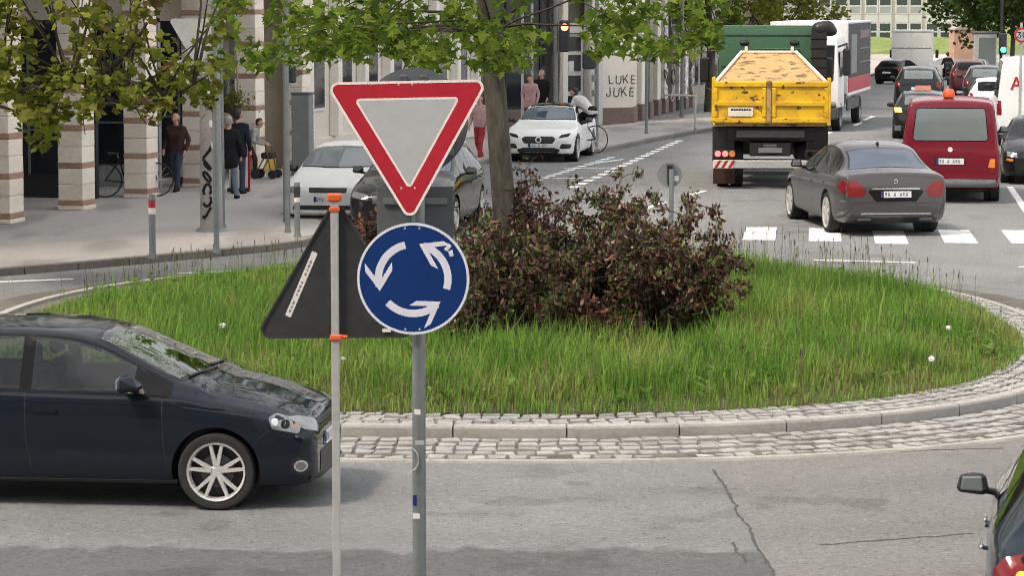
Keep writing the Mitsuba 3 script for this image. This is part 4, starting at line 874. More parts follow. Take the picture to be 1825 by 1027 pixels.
def limb(a, b, r0, r1, rng, n=8, wob=.05, sag=0.0):
    a, b = np.array(a, float), np.array(b, float); t = np.linspace(0, 1, n)[:, None]; L = np.linalg.norm(b - a); w = np.cumsum(rng.normal(0, wob * L / n ** .5, (n, 3)), 0); w -= t * w[-1]; w[0] = 0
    p = a + (b - a) * t + w * .5 + np.array([0, 0, 1]) * (sag * L * 4 * t * (1 - t)); return p, np.linspace(r0, r1, n)
# the island's maple
rg = np.random.default_rng(21)
tb = at(908, 572, .30); tb[2] = float(dome(tb[0], tb[1])) - .05; tY = tb[1]
tree = thing('maple_tree', 'broadleaf tree with a grey trunk growing out of the island behind the blue sign', 'tree')
tr = [tb, atd(903, 430, tY), atd(893, 300, tY), atd(884, 180, tY), atd(872, 60, tY), atd(860, -60, tY), atd(858, -260, tY), atd(866, -480, tY)]
put('trunk', tube(np.array(tr), [.18, .142, .135, .130, .122, .11, .09, .05], 20), 'bark', tree, 60)
def crown_tree(parent, centers, rad, n, size, pal, wts, rng, kind, trunk_pts, nl, r0=.05, name='leaf_crown'):
    ms = []; tp = np.array(trunk_pts)
    for i in rng.choice(len(centers), min(nl, len(centers)), replace=False):
        c = centers[i]; j = int(rng.choice(np.argsort(np.linalg.norm(tp - (c - np.array([0, 0, np.linalg.norm(c[:2] - tp[0, :2]) * .35])), axis=1))[:2])); p, r = limb(tp[j], c, r0 * rng.uniform(.5, 1), .006, rng, 7, .06, .06); ms.append(tube(p, r, 5, False))
    put('limbs', cat(ms), 'twig', parent, 50)
    pos, idx = clusters(rng, centers, n, rad); v, f, c = leaves(kind, pos, rng.uniform(.7, 1.25, n) * size, tint(rng, n, pal, wts), rng)
    put(name, (v, f), 'leaf', parent, True, color=c, kind='stuff')
low = np.array([(380, -40), (400, 30), (440, 138), (500, 108), (560, 128), (600, 90), (640, 98), (700, 100), (760, 125), (800, 95), (840, 60), (865, 130), (900, 115), (960, 128), (1000, 78), (1040, 70), (1072, 108), (1110, 55), (1140, 96), (1180, 112), (1225, 88), (1262, 78), (1292, 40), (1310, -20)], float)
C = []
while len(C) < 215:
    Y = tY + rg.uniform(-2.9, 2.9); px = rg.uniform(385, 1300); yl = np.interp(px, low[:, 0], low[:, 1]); yy = yl - 10 - rg.exponential(46)
    if abs(px - 880) / 137 / 3.5 > math.sqrt(max(0, 1 - ((Y - tY) / 3.2) ** 2)) + .12: continue
    if yy < -70 or (abs(px - 1006) < 48 and abs(yy - 50) < 46): continue
    C.append(atd(px, yy, Y))
for i in range(220):
    d = rg.normal(size=3); d /= np.linalg.norm(d); q = d * (rg.random() ** .33) * np.array([3.5, 3.4, 3.0]) + np.array([tb[0] - .2, tY, 7.0])
    if q[2] > 4.5: C.append(q)
C = np.array(C); crown_tree(tree, C, np.where(C[:, 2] < 4.6, .26, .45), 5800, .088, MAPLE, (4, 3, 3, .7), rg, 'maple', np.array(tr[4:]), 34, .022)
# the street tree on the left pavement, most of it outside the frame
rg = np.random.default_rng(22)
ltree = thing('street_tree', 'olive leaved street tree whose branches hang into the top left corner', 'tree'); lb = np.array([-12.2, 42.0, KSW])
lt = [lb, lb + (0, 0, 1.5), lb + (.1, 0, 3.0), lb + (.1, -.1, 5.0), lb + (0, -.1, 7.0), lb + (.2, 0, 9.0)]
put('trunk', tube(np.array(lt), [.24, .20, .18, .15, .10, .04], 16), 'bark', ltree, 60)
low = np.array([(-60, 200), (0, 182), (30, 200), (62, 275), (95, 262), (118, 196), (150, 250), (172, 170), (205, 168), (240, 214), (272, 222), (300, 200), (340, 176), (372, 205), (392, 140), (410, 60), (425, -10)], float)
br = [atd(-420, 120, 41.5), atd(-150, 182, 41), atd(0, 168, 40.5), atd(120, 150, 40.2), atd(190, 126, 40), atd(230, 88, 39.8), atd(262, 40, 39.6)]
b2 = [atd(150, 146, 40.1), atd(185, 170, 40), atd(222, 188, 40), atd(290, 176, 39.8), atd(345, 150, 39.6), atd(392, 116, 39.5)]
b3 = [atd(130, 140, 40.2), atd(112, 100, 40.5), atd(100, 55, 40.7), atd(92, -20, 41)]; b4 = [atd(-60, 175, 40.6), atd(40, 205, 39.8), atd(75, 245, 39.4)]; b5 = [atd(240, 188, 40), atd(250, 205, 39.8), atd(262, 222, 39.7)]; b6 = [atd(190, 126, 40), atd(150, 180, 39.5), atd(152, 240, 39.3)]
for p, r0, r1 in ((br, .085, .02), (b2, .035, .008), (b3, .03, .01), (b4, .03, .006), (b5, .012, .005), (b6, .014, .005)):
    q = np.array(p); t = np.linspace(0, len(q) - 1, 5 * len(q)); q = np.column_stack([PchipInterpolator(np.arange(len(p)), q[:, k])(t) for k in range(3)]); put('branch', tube(q, np.linspace(r0, r1, len(q)), 8), 'twig', ltree, 60)
C = []
while len(C) < 250:
    px = rg.uniform(-160, 420); yl = np.interp(px, low[:, 0], low[:, 1]); yy = yl - 12 - rg.random() ** 1.4 * (yl + 110)
    if 285 < px < 400 and yy < 105 and rg.random() < .75: continue
    if 160 < px < 215 and 150 < yy < 240 and rg.random() < .6: continue
    C.append(atd(px, yy, 40 + rg.uniform(-1.3, 1.3)))
for i in range(220):
    d = rg.normal(size=3); d /= np.linalg.norm(d); q = d * (rg.random() ** .33) * np.array([5.0, 4.0, 3.2]) + np.array([-11.8, 41.6, 7.3])
    if q[2] > 4.9 or q[0] < -9.5: C.append(q)
C = np.array(C); crown_tree(ltree, C, np.where(C[:, 0] > -9, .27, .5), 6600, .088, OLIVE, (4, 3, 3, 1.2, .5), rg, 'plane', np.array(lt[2:] + br[1:6] + b2 + b3), 120, .03)

# purple leaved shrubs on the island
PURP = ([.105, .054, .056], [.140, .066, .062], [.085, .100, .050], [.130, .170, .062], [.24, .12, .075], [.38, .29, .25], [.052, .032, .036])
def shrub(label, px, py, W, H, D, n, seed, wts, stem=None, lean=0.0, group=None):
    r = np.random.default_rng(seed); b = at(px, py, .33); b[2] = float(dome(b[0], b[1])); k = thing('purple_shrub', label, 'shrub', group); C, ms = [], []
    ns = 26
    for i in range(ns):
        a = r.uniform(0, 2 * np.pi); rr = math.sqrt(r.random()); tip = b + np.array([math.cos(a) * rr * W / 2 + lean, math.sin(a) * rr * D / 2, H * (1.02 - .42 * rr ** 2) * r.uniform(.72, 1.06)])
        p, q = limb(b + r.normal(0, .06, 3) * (1, 1, 0), tip, r.uniform(.010, .020), .003, r, 9, .10, .03); ms.append(tube(p, q, 5, False))
        for j in range(2, 9):
            C.append(p[j] + r.normal(0, .03, 3))
            if j > 2: 
                s = p[j] + r.normal(0, .15, 3) * (1, 1, .7); C.append(s); ms.append(tube(np.array([p[j], (p[j] + s) / 2 + (0, 0, .02), s]), [.005, .004, .002], 4, False))
    put('stems', cat(ms), 'twig', k, 50)
    if stem is not None: put('thick_stem', tube(*limb(b, stem, .055, .028, r, 8, .08), 10), 'bark', k, 60)
    C = np.array(C); C = C[C[:, 2] > b[2] + .10]; pos, idx = clusters(r, C, n, np.full(len(C), .105), .9); pos[:, 2] = np.maximum(pos[:, 2], b[2] + .06)
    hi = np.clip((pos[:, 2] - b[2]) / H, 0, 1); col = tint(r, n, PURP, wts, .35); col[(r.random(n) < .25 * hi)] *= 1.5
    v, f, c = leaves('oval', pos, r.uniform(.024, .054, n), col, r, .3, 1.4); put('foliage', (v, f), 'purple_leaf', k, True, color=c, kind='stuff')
G = 'purple leaved shrubs on the island'
w1, w2 = (4, 3, 5, 4, 1.0, .8, 2.5), (4, 4, 1.6, 1.2, 1.8, .7, 2)
shrub('broad purple shrub at the right end of the group', 1192, 615, 1.70, 1.74, 1.7, 10000, 31, (4, 3, 4, 3, 1.6, .8, 2.5), group=G)
shrub('tall purple shrub in the middle of the group with rusty red tips', 1068, 596, 1.40, 1.80, 1.6, 9500, 32, w1, group=G)
shrub('open purple shrub right of the blue sign with a thick leaning stem', 925, 626, 1.25, 1.50, 1.2, 5600, 33, w1, stem=atd(862, 470, at(925, 626, .33)[1]) , lean=-.12, group=G)
shrub('slender reddish shrub close to the right of the tree trunk', 945, 566, .75, 1.76, .8, 3200, 34, w2, group=G)
shrub('reddish shrub left of the tree behind the blue sign', 672, 560, .95, 1.30, 1.0, 2600, 35, w2, group=G)
shrub('purple shrub directly behind the tree trunk', 868, 545, .8, 1.15, 1.0, 2800, 38, w1, group=G)
shrub('low copper shrub spreading at the foot of the shrub group', 1010, 618, 1.6, .55, .8, 2600, 36, (2, 5, .6, .3, 3, .6, 1), group=G)
shrub('small purple shrub in front of the leftmost stems beside the blue sign', 852, 626, .8, .75, .7, 1600, 37, w1, group=G)

def far_tree(name, label, x, y, h, cr, n, seed, pal, wts, zc=None, size=.16, group=None, r0=.16, nc=70):
    r = np.random.default_rng(seed); z = gz(y); k = thing(name, label, 'tree', group); tp = np.array([(x, y, z - .05), (x + .1, y, z + h * .3), (x - .05, y, z + h * .55), (x + .1, y, z + h * .85)]); put('trunk', tube(tp, [r0 * 1.15, r0 * .9, r0 * .7, r0 * .25], 10), 'bark', k, 60)
    zc = zc or h * .66; C = []
    while len(C) < nc:
        d = r.normal(size=3); d /= np.linalg.norm(d); C.append(np.array([x, y, z + zc]) + d * (.35 + .65 * r.random() ** .5) * np.array([cr, cr, (h - zc) * .98]))
    crown_tree(k, np.array(C), np.full(nc, cr * .26), n, size, pal, wts, r, 'plane', tp[1:], 30, .05)
FG = 'street trees lining the far end of the street'
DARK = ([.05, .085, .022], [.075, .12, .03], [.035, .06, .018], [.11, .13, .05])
for i, (px, y, h, cr, lb_) in enumerate(((1262, 104, 7.5, 2.0, 'street tree just left of the green lorry cab'), (1312, 128, 8, 2.3, 'street tree rising behind the left half of the green cab'), (1372, 140, 8, 2.4, 'street tree rising behind the middle of the green cab'), (1435, 152, 8.5, 2.6, 'street tree behind the black exhaust stack'))):
    far_tree('street_tree', lb_, (px - CX) / FPX * y, y, h, cr, 2000, 40 + i, OLIVE if i else MAPLE, (4, 3, 3, 1) + ((.5,) if i else ()), size=.14, group=FG)
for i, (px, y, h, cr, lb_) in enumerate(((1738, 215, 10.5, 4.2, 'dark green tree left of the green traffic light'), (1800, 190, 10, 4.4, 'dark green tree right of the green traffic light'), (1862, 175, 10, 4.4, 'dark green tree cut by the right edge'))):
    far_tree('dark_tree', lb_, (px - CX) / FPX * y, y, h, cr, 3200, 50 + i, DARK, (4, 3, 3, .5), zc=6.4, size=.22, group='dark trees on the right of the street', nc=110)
far_tree('street_tree', 'thin dark trunked street tree beside the white framed door', (985 - CX) / FPX * 84, 84, 8.5, 2.6, 2600, 60, MAPLE, (4, 3, 3, .7), zc=6.3, size=.12, r0=.15)
# ---------------------------------------------------------------- the two signs in front, on a galvanised post
SY = 15.62; PXM = FPX / SY
pc = atd(742, 500, SY); post_x = pc[0]
sp = thing('sign_post', 'round galvanised steel post carrying the yield sign and the blue roundabout sign', 'post')
ztop = atd(742, 160, SY)[2]
put('post', cyl(post_x + .012, SY, -0.05, ztop, .038, sides=24), 'galv', sp, 40)
put('post_foot', cyl(post_x + .012, SY, -0.02, .10, .075, .06, 20), 'concrete_kerb', sp, 40)
def tri_round(a, r, down=True):
    h = a * math.sqrt(3) / 2; s = -1 if down else 1; p = Polygon([(-a / 2, -s * h / 3), (a / 2, -s * h / 3), (0, s * 2 * h / 3)]); return p.buffer(-r).buffer(r, quad_segs=8)
ys = thing('yield_sign', 'red and white triangular yield sign pointing down at the top of the post', 'sign')
ycx, ycy = 727, 229; c = atd(ycx, ycy, SY - .075); roll = math.radians(1.2)
def face(poly, h, z0): m = extr(poly, h, z0); m.apply_transform(mat(rz=roll)); return upright(m, c, math.radians(-2))
O = tri_round(.915, .045); I = O.buffer(-.105, join_style=2); I = tri_round(.915 - 2 * .105 * 1.732, .008)
put('sign_plate', face(O, .004, 0), 'galv_light', ys, 30); put('sign_rim', face(O.difference(O.buffer(-.014)), .0065, .004), 'sign_edge', ys, 30)
put('red_border', face(O.buffer(-.014).difference(I.buffer(.012, join_style=2)), .0035, .004), 'sign_red', ys, 30)
put('inner_line', face(I.buffer(.012, join_style=2).difference(I), .0032, .004), 'sign_edge', ys, 30); put('white_field', face(I, .003, .004), 'sign_white', ys, 30)
for dx, dy in ((-.045, .245), (.03, .245), (-.045, -.33), (.03, -.33)): put('rivet', face(Point(dx, dy).buffer(.006), .003, .0074), 'galv_light', ys, 30)
put('clamp', box(post_x + .01, SY - .03, c[2] + .18, .13, .09, .03), 'galv_light', ys, 20); put('clamp', box(post_x + .01, SY - .03, c[2] - .25, .13, .09, .03), 'galv_light', ys, 20)
rs = thing('roundabout_sign', 'round blue roundabout sign with three white arrows below the yield sign', 'sign')
c = atd(736.5, 497, SY - .075); roll = 0.0; rr = .313
D = Point(0, 0).buffer(rr, quad_segs=24)
put('sign_plate', face(D, .004, 0), 'galv_light', rs, 30); put('sign_rim', face(D.difference(Point(0, 0).buffer(rr - .014, quad_segs=24)), .0065, .004), 'sign_arrow', rs, 30); put('blue_field', face(Point(0, 0).buffer(rr - .014, quad_segs=24), .003, .004), 'sign_blue', rs, 30)
def arrow(a0):
    """Curved arrow turning anticlockwise; a0 the tail's angle."""
    A = .194; t = np.radians(np.linspace(a0, a0 + 90, 24)); band = LineString([(A * math.cos(u), A * math.sin(u)) for u in t]).buffer(.0205, cap_style=2)
    ta = math.radians(a0 + 97); tip = (A + .004) * np.array([math.cos(ta), math.sin(ta)]); d = ta + math.pi / 2 - .30; e = [tip + .135 * np.array([math.cos(d + math.pi + s * math.radians(34)), math.sin(d + math.pi + s * math.radians(34))]) for s in (1, -1)]
    inn = tip - .046 * np.array([math.cos(d), math.sin(d)]); o = np.array([math.cos(d), math.sin(d)]) * .060; head = shapely.union_all([Polygon([tip, q, q - o * .75, inn]) for q in e]).buffer(.0005)
    return shapely.union_all([band, head])
for a0 in (103, 223, 343): put('arrow', face(arrow(a0), .0025, .007), 'sign_arrow', rs, 30)
put('sticker_scrap', face(shapely.union_all([Polygon([(.17, .165), (.20, .20), (.215, .185), (.19, .155)]), Polygon([(.195, .155), (.22, .165), (.225, .13), (.205, .125)])]), .0015, .0072), 'sign_arrow', rs, 30)
for dx, dy in ((-.045, .283), (.035, .283), (-.045, -.283), (.035, -.283)): put('rivet', face(Point(dx, dy).buffer(.006), .003, .0072), 'galv_light', rs, 30)
put('clamp', box(post_x + .01, SY - .03, c[2] + .22, .13, .09, .03), 'galv_light', rs, 20); put('clamp', box(post_x + .01, SY - .03, c[2] - .22, .13, .09, .03), 'galv_light', rs, 20)
for i, (px, py, w, h, m) in enumerate(((744, 735, .035, .03, 'sticker_white'), (742, 921, .04, .03, 'sticker_white'), (739, 893, .022, .06, 'sticker_blue'), (748, 790, .05, .025, 'galv_light'))):
    q = atd(px, py, SY - .04); put('sticker', box(q[0], SY - .0365, q[2], w, .006, h), m, sp, 20)
# wire tag that hangs on the post
q = atd(730, 820, SY - .05); put('wire_loop', tube([q + np.array([.05 * math.sin(a), 0, .065 * math.cos(a)]) for a in np.linspace(.1, 3.0, 14)], .004, 6), 'galv_light', sp, 40)
# signs seen from behind on the same post
bs = thing('round_sign_back', 'grey back of a large round sign hidden behind the yield sign', 'sign')
c = atd(739, 216, SY + .09); roll = 0
m = extr(Point(0, 0).buffer(.300, quad_segs=24), .004, 0); put('sign_plate', upright(m, c), 'sign_back', bs, 30)
for dz in (.17, -.17): put('rail', box(c[0], SY + .075, c[2] + dz, .44, .02, .035), 'galv', bs, 20)
for dx in (-.06, .05): put('bracket', box(c[0] + dx, SY + .060, c[2] + .235, .05, .03, .05, 0, .006), 'steel_dark', bs, 20); put('bolt', disc_y(c[0] + dx, SY + .043, c[2] + .212, .008, .012, 10), 'galv_light', bs, 30)
bs2 = thing('zone_sign_back', 'grey back of a rectangular sign panel between the yield sign and the blue sign', 'sign')
c = atd(740, 402, SY + .09); put('sign_plate', box(c[0], SY + .09, c[2], .43, .005, .44, 0, .002), 'sign_back', bs2, 20)
for dz in (.14, -.14): put('rail', box(c[0], SY + .075, c[2] + dz, .36, .02, .035), 'galv', bs2, 20)
# the temporary triangular sign from behind, on a square aluminium tube
TY = 16.3; tc = atd(598, 520, TY); k = thing('temporary_sign', 'dark back of a temporary triangular warning sign on a square aluminium tube', 'sign')
zt_, zb_ = atd(598, 352, TY)[2], 0.0
put('tube', box(tc[0], TY - .045, (zt_ + .0) / 2, .045, .045, zt_, 0, .004), 'galv_light', k, 20)
put('tube_cap', box(tc[0], TY - .045, zt_ + .004, .082, .07, .045, 0, .008), 'orange_plastic', k, 20); put('clamp', box(tc[0] + .006, TY - .045, atd(598, 600, TY)[2], .075, .075, .035, 0, .008), 'orange_plastic', k, 20); put('clamp_bolt', tube([(tc[0] + .03, TY - .05, atd(598, 599, TY)[2]), (tc[0] + .07, TY - .05, atd(598, 599, TY)[2])], .012, 8), 'orange_plastic', k, 40)
put('clamp', box(tc[0], TY - .045, atd(598, 372, TY)[2], .062, .062, .03, 0, .006), 'orange_plastic', k, 20)
c = atd(600, 518, TY - .018); m = extr(tri_round(.965, .055, False), .003, 0); put('sign_plate', upright(m, c, math.radians(3)), 'sign_back_dark', k, 30)
m = extr(tri_round(.965, .055, False).difference(tri_round(.965, .055, False).buffer(-.012)), .014, .0); put('folded_rim', upright(m, c, math.radians(3)), 'sign_back_dark', k, 30)
a, b = np.array([-.285, -.15]), np.array([-.125, .225]); st = LineString([a, b]).buffer(.0175, cap_style=2); put('label_strip', upright(extr(st, .002, .0032), c, math.radians(3)), 'sticker_white', k, 30)
tx = cat([box(-.17 + j * .026, 0, 0, (.017, .012, .02)[j % 3], .012, .001) for j in range(14) if j % 5 != 3]); tx.apply_transform(mat(((a + b)[0] / 2, (a + b)[1] / 2, .0058), math.atan2(*(b - a)[::-1]))); put('label_print', upright(tx, c, math.radians(3)), 'grey_paint', k, False)
put('corner_label', upright(extr(Polygon([(.265, -.245), (.315, -.245), (.315, -.225), (.265, -.225)]), .002, .0145), c, math.radians(3)), 'sticker_white', k, 20)
put('base_plate', box(tc[0], TY - .04, .06, .42, .80, .12, 0, .02), 'black_plastic', k, 20)

# ---------------------------------------------------------------- street furniture
def pole(name, label, px, py, r, top, m, z=KSW, cat_='pole', r1=None, group=None):
    p = at(px, py, z); k = thing(name, label, cat_, group); put('shaft', tube([(p[0], p[1], z - .05 + gz(p[1]) * 0), (p[0], p[1], top)], [r, r1 or r], 18), m, k, 40); put('foot', cyl(p[0], p[1], z - .02, z + .06, r * 1.5, r * 1.2, 18), 'grey_paint', k, 40); return k, p
def sleeve(k, p, z0, z1, r, m, nm='band', tag=None): put(nm, cyl(p[0], p[1], z0, z1, r, sides=18), m, k, 40, label=tag)
k, p = pole('bollard', 'grey bollard with red and white bands standing near the kerb', 272, 459, .052, 1.04, 'grey_paint', cat_='bollard'); sleeve(k, p, .80, .90, .055, 'sticker_white', tag='white reflective band'); sleeve(k, p, .90, 1.02, .055, 'red_plastic', tag='red reflective band'); sleeve(k, p, 1.02, 1.10, .054, 'grey_paint', 'cap'); put('shaft_top', cyl(p[0], p[1], 1.0, 1.11, .052, .045, 18), 'sign_back', k, 40)
k, p = pole('bollard', 'grey bollard with a white band in front of the white hatchback', 530, 423, .05, 1.05, 'grey_paint', cat_='bollard'); sleeve(k, p, .72, .80, .053, 'sticker_white'); sleeve(k, p, .80, .98, .053, 'sign_back_dark')
k, p = pole('lamp_post', 'thick grey lamp post scrawled with graffiti letters left of the dark coated pair', 377, 412, .20, 7.5, 'concrete_kerb', cat_='lamp post', r1=.14)
rgf = np.random.default_rng(44)
for j in range(6):
    z = .45 + j * .21; u = np.linspace(0, 1, 9); xx = p[0] - .05 + .07 * np.sin(u * rgf.uniform(3, 6) + rgf.uniform(0, 6)); zz = z + .09 * np.cos(u * rgf.uniform(3, 7) + rgf.uniform(0, 6)); rr = .20 - .06 * zz / 7.5 + .001
    put('graffiti_stroke', tube(np.column_stack([xx, p[1] - np.sqrt(rr ** 2 - (xx - p[0]) ** 2), zz]), .026, 5), 'cloth_black', k, 40)
for z, dx in ((2.52, .0), (2.0, .05), (1.62, .08)): put('sticker', box(p[0] + dx, p[1] - .195, z, .09, .02, .12), 'sticker_white', k, 20)
k, p = pole('sign_mast', 'slim galvanised mast holding grey triangular and round sign backs', 386, 448, .045, 4.9, 'galv', cat_='sign post')
q = atd(352, 68, p[1] + .05); put('triangle_back', upright(extr(tri_round(.95, .05), .006, 0), (p[0] - .26, p[1] + .05, q[2] + .04)), 'galv_light', k, 30, label='grey back of a triangular sign'); q = atd(330, 130, p[1] + .05); put('round_back', upright(extr(Point(0, 0).buffer(.22), .006, 0), (q[0] - .02, p[1] + .07, q[2])), 'galv_light', k, 30); put('sign_arm', tube([(p[0], p[1], q[2]), (q[0] - .1, p[1] + .05, q[2])], .018, 8), 'galv', k, 40)
k, p = pole('signal_mast', 'grey signal mast between the lamp post and the sign mast', 395, 405, .06, 4.6, 'galv', cat_='pole'); put('signal_head', box(p[0] + .02, p[1] + .1, atd(395, 145, p[1])[2], .22, .2, .52, 0, .03), 'sign_back_dark', k, 20); put('sticker', box(p[0], p[1] - .062, 2.6, .07, .01, .1), 'sticker_white', k, 20)
k, p = pole('sign_mast', 'slim galvanised mast left of the white hatchback with a black box up high', 513, 415, .045, 5.0, 'galv', cat_='sign post'); q = atd(516, 132, p[1]); put('signal_back', box(p[0] + .09, p[1] + .1, q[2], .13, .12, .30, 0, .02), 'sign_back_dark', k, 20)
k, p = pole('thin_mast', 'thin dark mast just left of the galvanised mast by the white car', 508, 396, .03, 3.2, 'grey_paint', cat_='pole')
# sign masts near the far kerb
k, p = pole('sign_mast', 'thin pale mast in front of the dark shop windows', 931, 226, .045, 4.2, 'galv_light', cat_='pole'); k, p = pole('sign_mast', 'second thin pale mast in front of the dark shop windows', 948, 224, .04, 4.0, 'galv_light', cat_='pole')
k, p = pole('signal_mast', 'traffic signal mast with a dark backed head left of the graffiti wall', 1063, 262, .06, 4.3, 'grey_paint', cat_='traffic light'); q = atd(1049, 107, p[1]); put('signal_head', box(q[0], p[1], q[2], .34, .3, .48, 0, .04), 'sign_back_dark', k, 20); put('arm', tube([(p[0], p[1], q[2]), (q[0], p[1], q[2])], .03, 8), 'grey_paint', k, 40)
for z in (1.6, 2.0): put('push_box', box(p[0] - .08, p[1] - .05, z, .12, .14, .18, 0, .02), 'grey_paint', k, 20)
k, p = pole('sign_mast', 'dark slim post on the pavement before the graffiti wall', 1152, 238, .045, 2.9, 'grey_paint', cat_='pole')
k, p = pole('kerb_post', 'short pale post by the kerb left of the green lorry', 1239, 232, .035, 1.2, 'galv_light', cat_='post'); put('rail', tube([(p[0], p[1], 1.18), (p[0] - .9, p[1] + .6, 1.18)], .03, 8), 'galv_light', k, 40)
k, p = pole('signal_mast', 'signal mast with a white framed black head above the graffiti facade', 1215, 206, .06, 4.6, 'grey_paint', cat_='traffic light'); q = atd(1207, 36, p[1]); put('backboard', box(q[0], p[1] - .02, q[2], .42, .02, .42, 0, .005), 'sticker_white', k, 20); put('signal_head', box(q[0] - .03, p[1] - .05, q[2] + .04, .34, .06, .34, 0, .01), 'sign_back_dark', k, 20)
# red light among the leaves
k, p = pole('signal_mast', 'traffic signal showing red among the leaves above the white car', 990, 250, .06, 4.5, 'grey_paint', cat_='traffic light'); q = atd(1006, 48, p[1]); put('signal_head', box(q[0], p[1], q[2] - .25, .3, .28, .9, 0, .04), 'sign_back_dark', k, 20); put('arm', tube([(p[0], p[1], q[2] - .1), (q[0], p[1], q[2] - .1)], .03, 8), 'grey_paint', k, 40); kk = put('red_lens', lathe([(.0001, .04), (.07, .03), (.105, 0), (.105, -.02)], 20).apply_transform(trimesh.transformations.rotation_matrix(math.pi / 2, (1, 0, 0))).apply_translation((q[0], p[1] - .145, q[2])), 'lamp_red', k, 40, label='lit red lens'); scene[kk].update(lamp('r', (1.0, .12, .06), 2.2))
# round sign back at the exit
p = at(1196, 432); k = thing('exit_sign', 'small round sign seen from behind on a short post beyond the bushes', 'sign'); q = atd(1194, 312, p[1]); put('post', cyl(p[0], p[1], 0, q[2] + .1, .042, sides=14), 'grey_paint', k, 40); put('sign_plate', upright(extr(Point(0, 0).buffer(.215, quad_segs=16), .006), (q[0], p[1] + .06, q[2])), 'grey_paint', k, 30); put('rail', box(q[0], p[1] + .035, q[2], .09, .03, .32), 'sign_back_dark', k, 20); put('sticker', box(q[0] + .115, p[1] + .052, q[2] - .06, .07, .004, .09), 'sticker_white', k, 20); put('clamp', box(q[0], p[1] + .01, q[2] + .17, .12, .1, .03), 'steel_dark', k, 20)
# green light and speed sign at the right
p = at(1784, 170); k = thing('signal_mast', 'traffic signal showing green beside the dark trees at the right', 'traffic light'); q = atd(1787, 88, p[1]); put('shaft', cyl(p[0], p[1] + .2, p[2], 4.2, .07, sides=12), 'sign_back_dark', k, 40); put('signal_head', box(q[0], p[1], q[2] + .28, .34, .3, 1.0, 0, .05), 'sign_back_dark', k, 20); kk = put('green_lens', lathe([(.0001, .04), (.08, .03), (.13, 0), (.13, -.02)], 20).apply_transform(trimesh.transformations.rotation_matrix(math.pi / 2, (1, 0, 0))).apply_translation((q[0], p[1] - .16, q[2] + .0)), 'lamp_clear', k, 40, label='lit green lens'); scene[kk].update(lamp('g', (.05, .9, .55), 1.6)); put('signal_hood', lathe([(.15, 0), (.155, 0), (.155, .16), (.15, .16), (.15, 0)], 20).apply_transform(trimesh.transformations.rotation_matrix(math.pi / 2, (1, 0, 0))).apply_translation((q[0], p[1] - .15, q[2])), 'sign_back_dark', k, 40)
p = at(1822, 300); k = thing('speed_sign', 'round white sign with a red ring on a post at the top right edge', 'sign'); q = atd(1821, 62, p[1]); put('post', cyl(q[0], p[1] + .06, 0, q[2] + .3, .035, sides=12), 'galv_light', k, 40); put('sign_plate', upright(extr(Point(0, 0).buffer(.185), .005), (q[0], p[1], q[2])), 'sign_white', k, 30); put('red_ring', upright(extr(Point(0, 0).buffer(.183).difference(Point(0, 0).buffer(.135)), .004), (q[0], p[1] - .006, q[2])), 'sign_red', k, 30)
tx = meshkit.text_mesh('30', .15, .003, True); tx.apply_translation((-tx.bounds[1][0] / 2, -.075, 0)); put('number', upright(tx, (q[0], p[1] - .007, q[2])), 'black_plastic', k, False)
# grey cabinet, advertising boards
p = at(540, 312, KSW); k = thing('switch_cabinet', 'tall grey metal cabinet against the last pillar of the arcade', 'cabinet'); put('cabinet_body', box(p[0], p[1], 1.05, .42, .4, 1.85, -.2, .02), 'grey_paint', k, 20); put('cabinet_lid', box(p[0], p[1], 1.995, .46, .44, .05, -.2, .01), 'sign_back', k, 20); put('plinth', box(p[0], p[1], .17, .44, .42, .1, -.2), 'concrete_dark', k, 20)
p = at(347, 328, KSW); k = thing('pavement_board', 'white arch topped advertising board on the pavement behind the lamp post', 'sign board'); m = extr(shapely.union_all([Polygon([(-.32, 0), (.32, 0), (.32, .95), (-.32, .95)]), affinity.scale(Point(0, .95).buffer(.32), 1, .7, origin=(0, .95))]), .04); put('board', upright(m, (p[0], p[1], .24)), 'sticker_white', k, 30); put('board_panel', upright(extr(Polygon([(-.28, .92), (.28, .92), (.28, .955), (-.28, .955)]), .01, .04), (p[0], p[1], .24)), 'plaster', k, 30); put('foot', box(p[0], p[1], .2, .66, .34, .16, 0, .02), 'cloth_brown', k, 20)
p = at(419, 346, KSW); k = thing('pavement_board', 'narrow white and red advertising board seen between the legs of the man in the black coat', 'sign board'); put('board', box(p[0], p[1] + .8, .64, .40, .05, .9, 0, .01), 'sticker_white', k, 20); put('side_edge', box(p[0] + .22, p[1] + .8, .64, .04, .06, .9), 'red_plastic', k, 20); put('foot', box(p[0], p[1] + .8, .16, .46, .3, .06), 'black_plastic', k, 20)
# flower basket hanging high
q = atd(412, 186, 62.0); k = thing('flower_basket', 'hanging basket of yellow green plants above the dark coated pair', 'plant'); put('basket', lathe([(.0001, -.16), (.15, -.12), (.22, .02), (.20, .04), (.0001, .03)], 16).apply_translation(q + (0, 0, -.05)), 'twig', k, 40)
for s in (-1, 1): put('hanger', tube([q + (s * .16, 0, 0), q + (s * .12, 0, 1.2)], .022, 6), 'facade_brown', k, 40)
r_ = np.random.default_rng(5); n = 420; pos = q + (0, 0, .10) + r_.normal(0, 1, (n, 3)) * (.20, .18, .13); v, f, c = leaves('oval', pos, r_.uniform(.035, .06, n), tint(r_, n, ([.20, .19, .02], [.09, .12, .02], [.30, .26, .03]), (3, 3, 1)), r_); put('foliage', (v, f), 'leaf', k, True, color=c, kind='stuff')
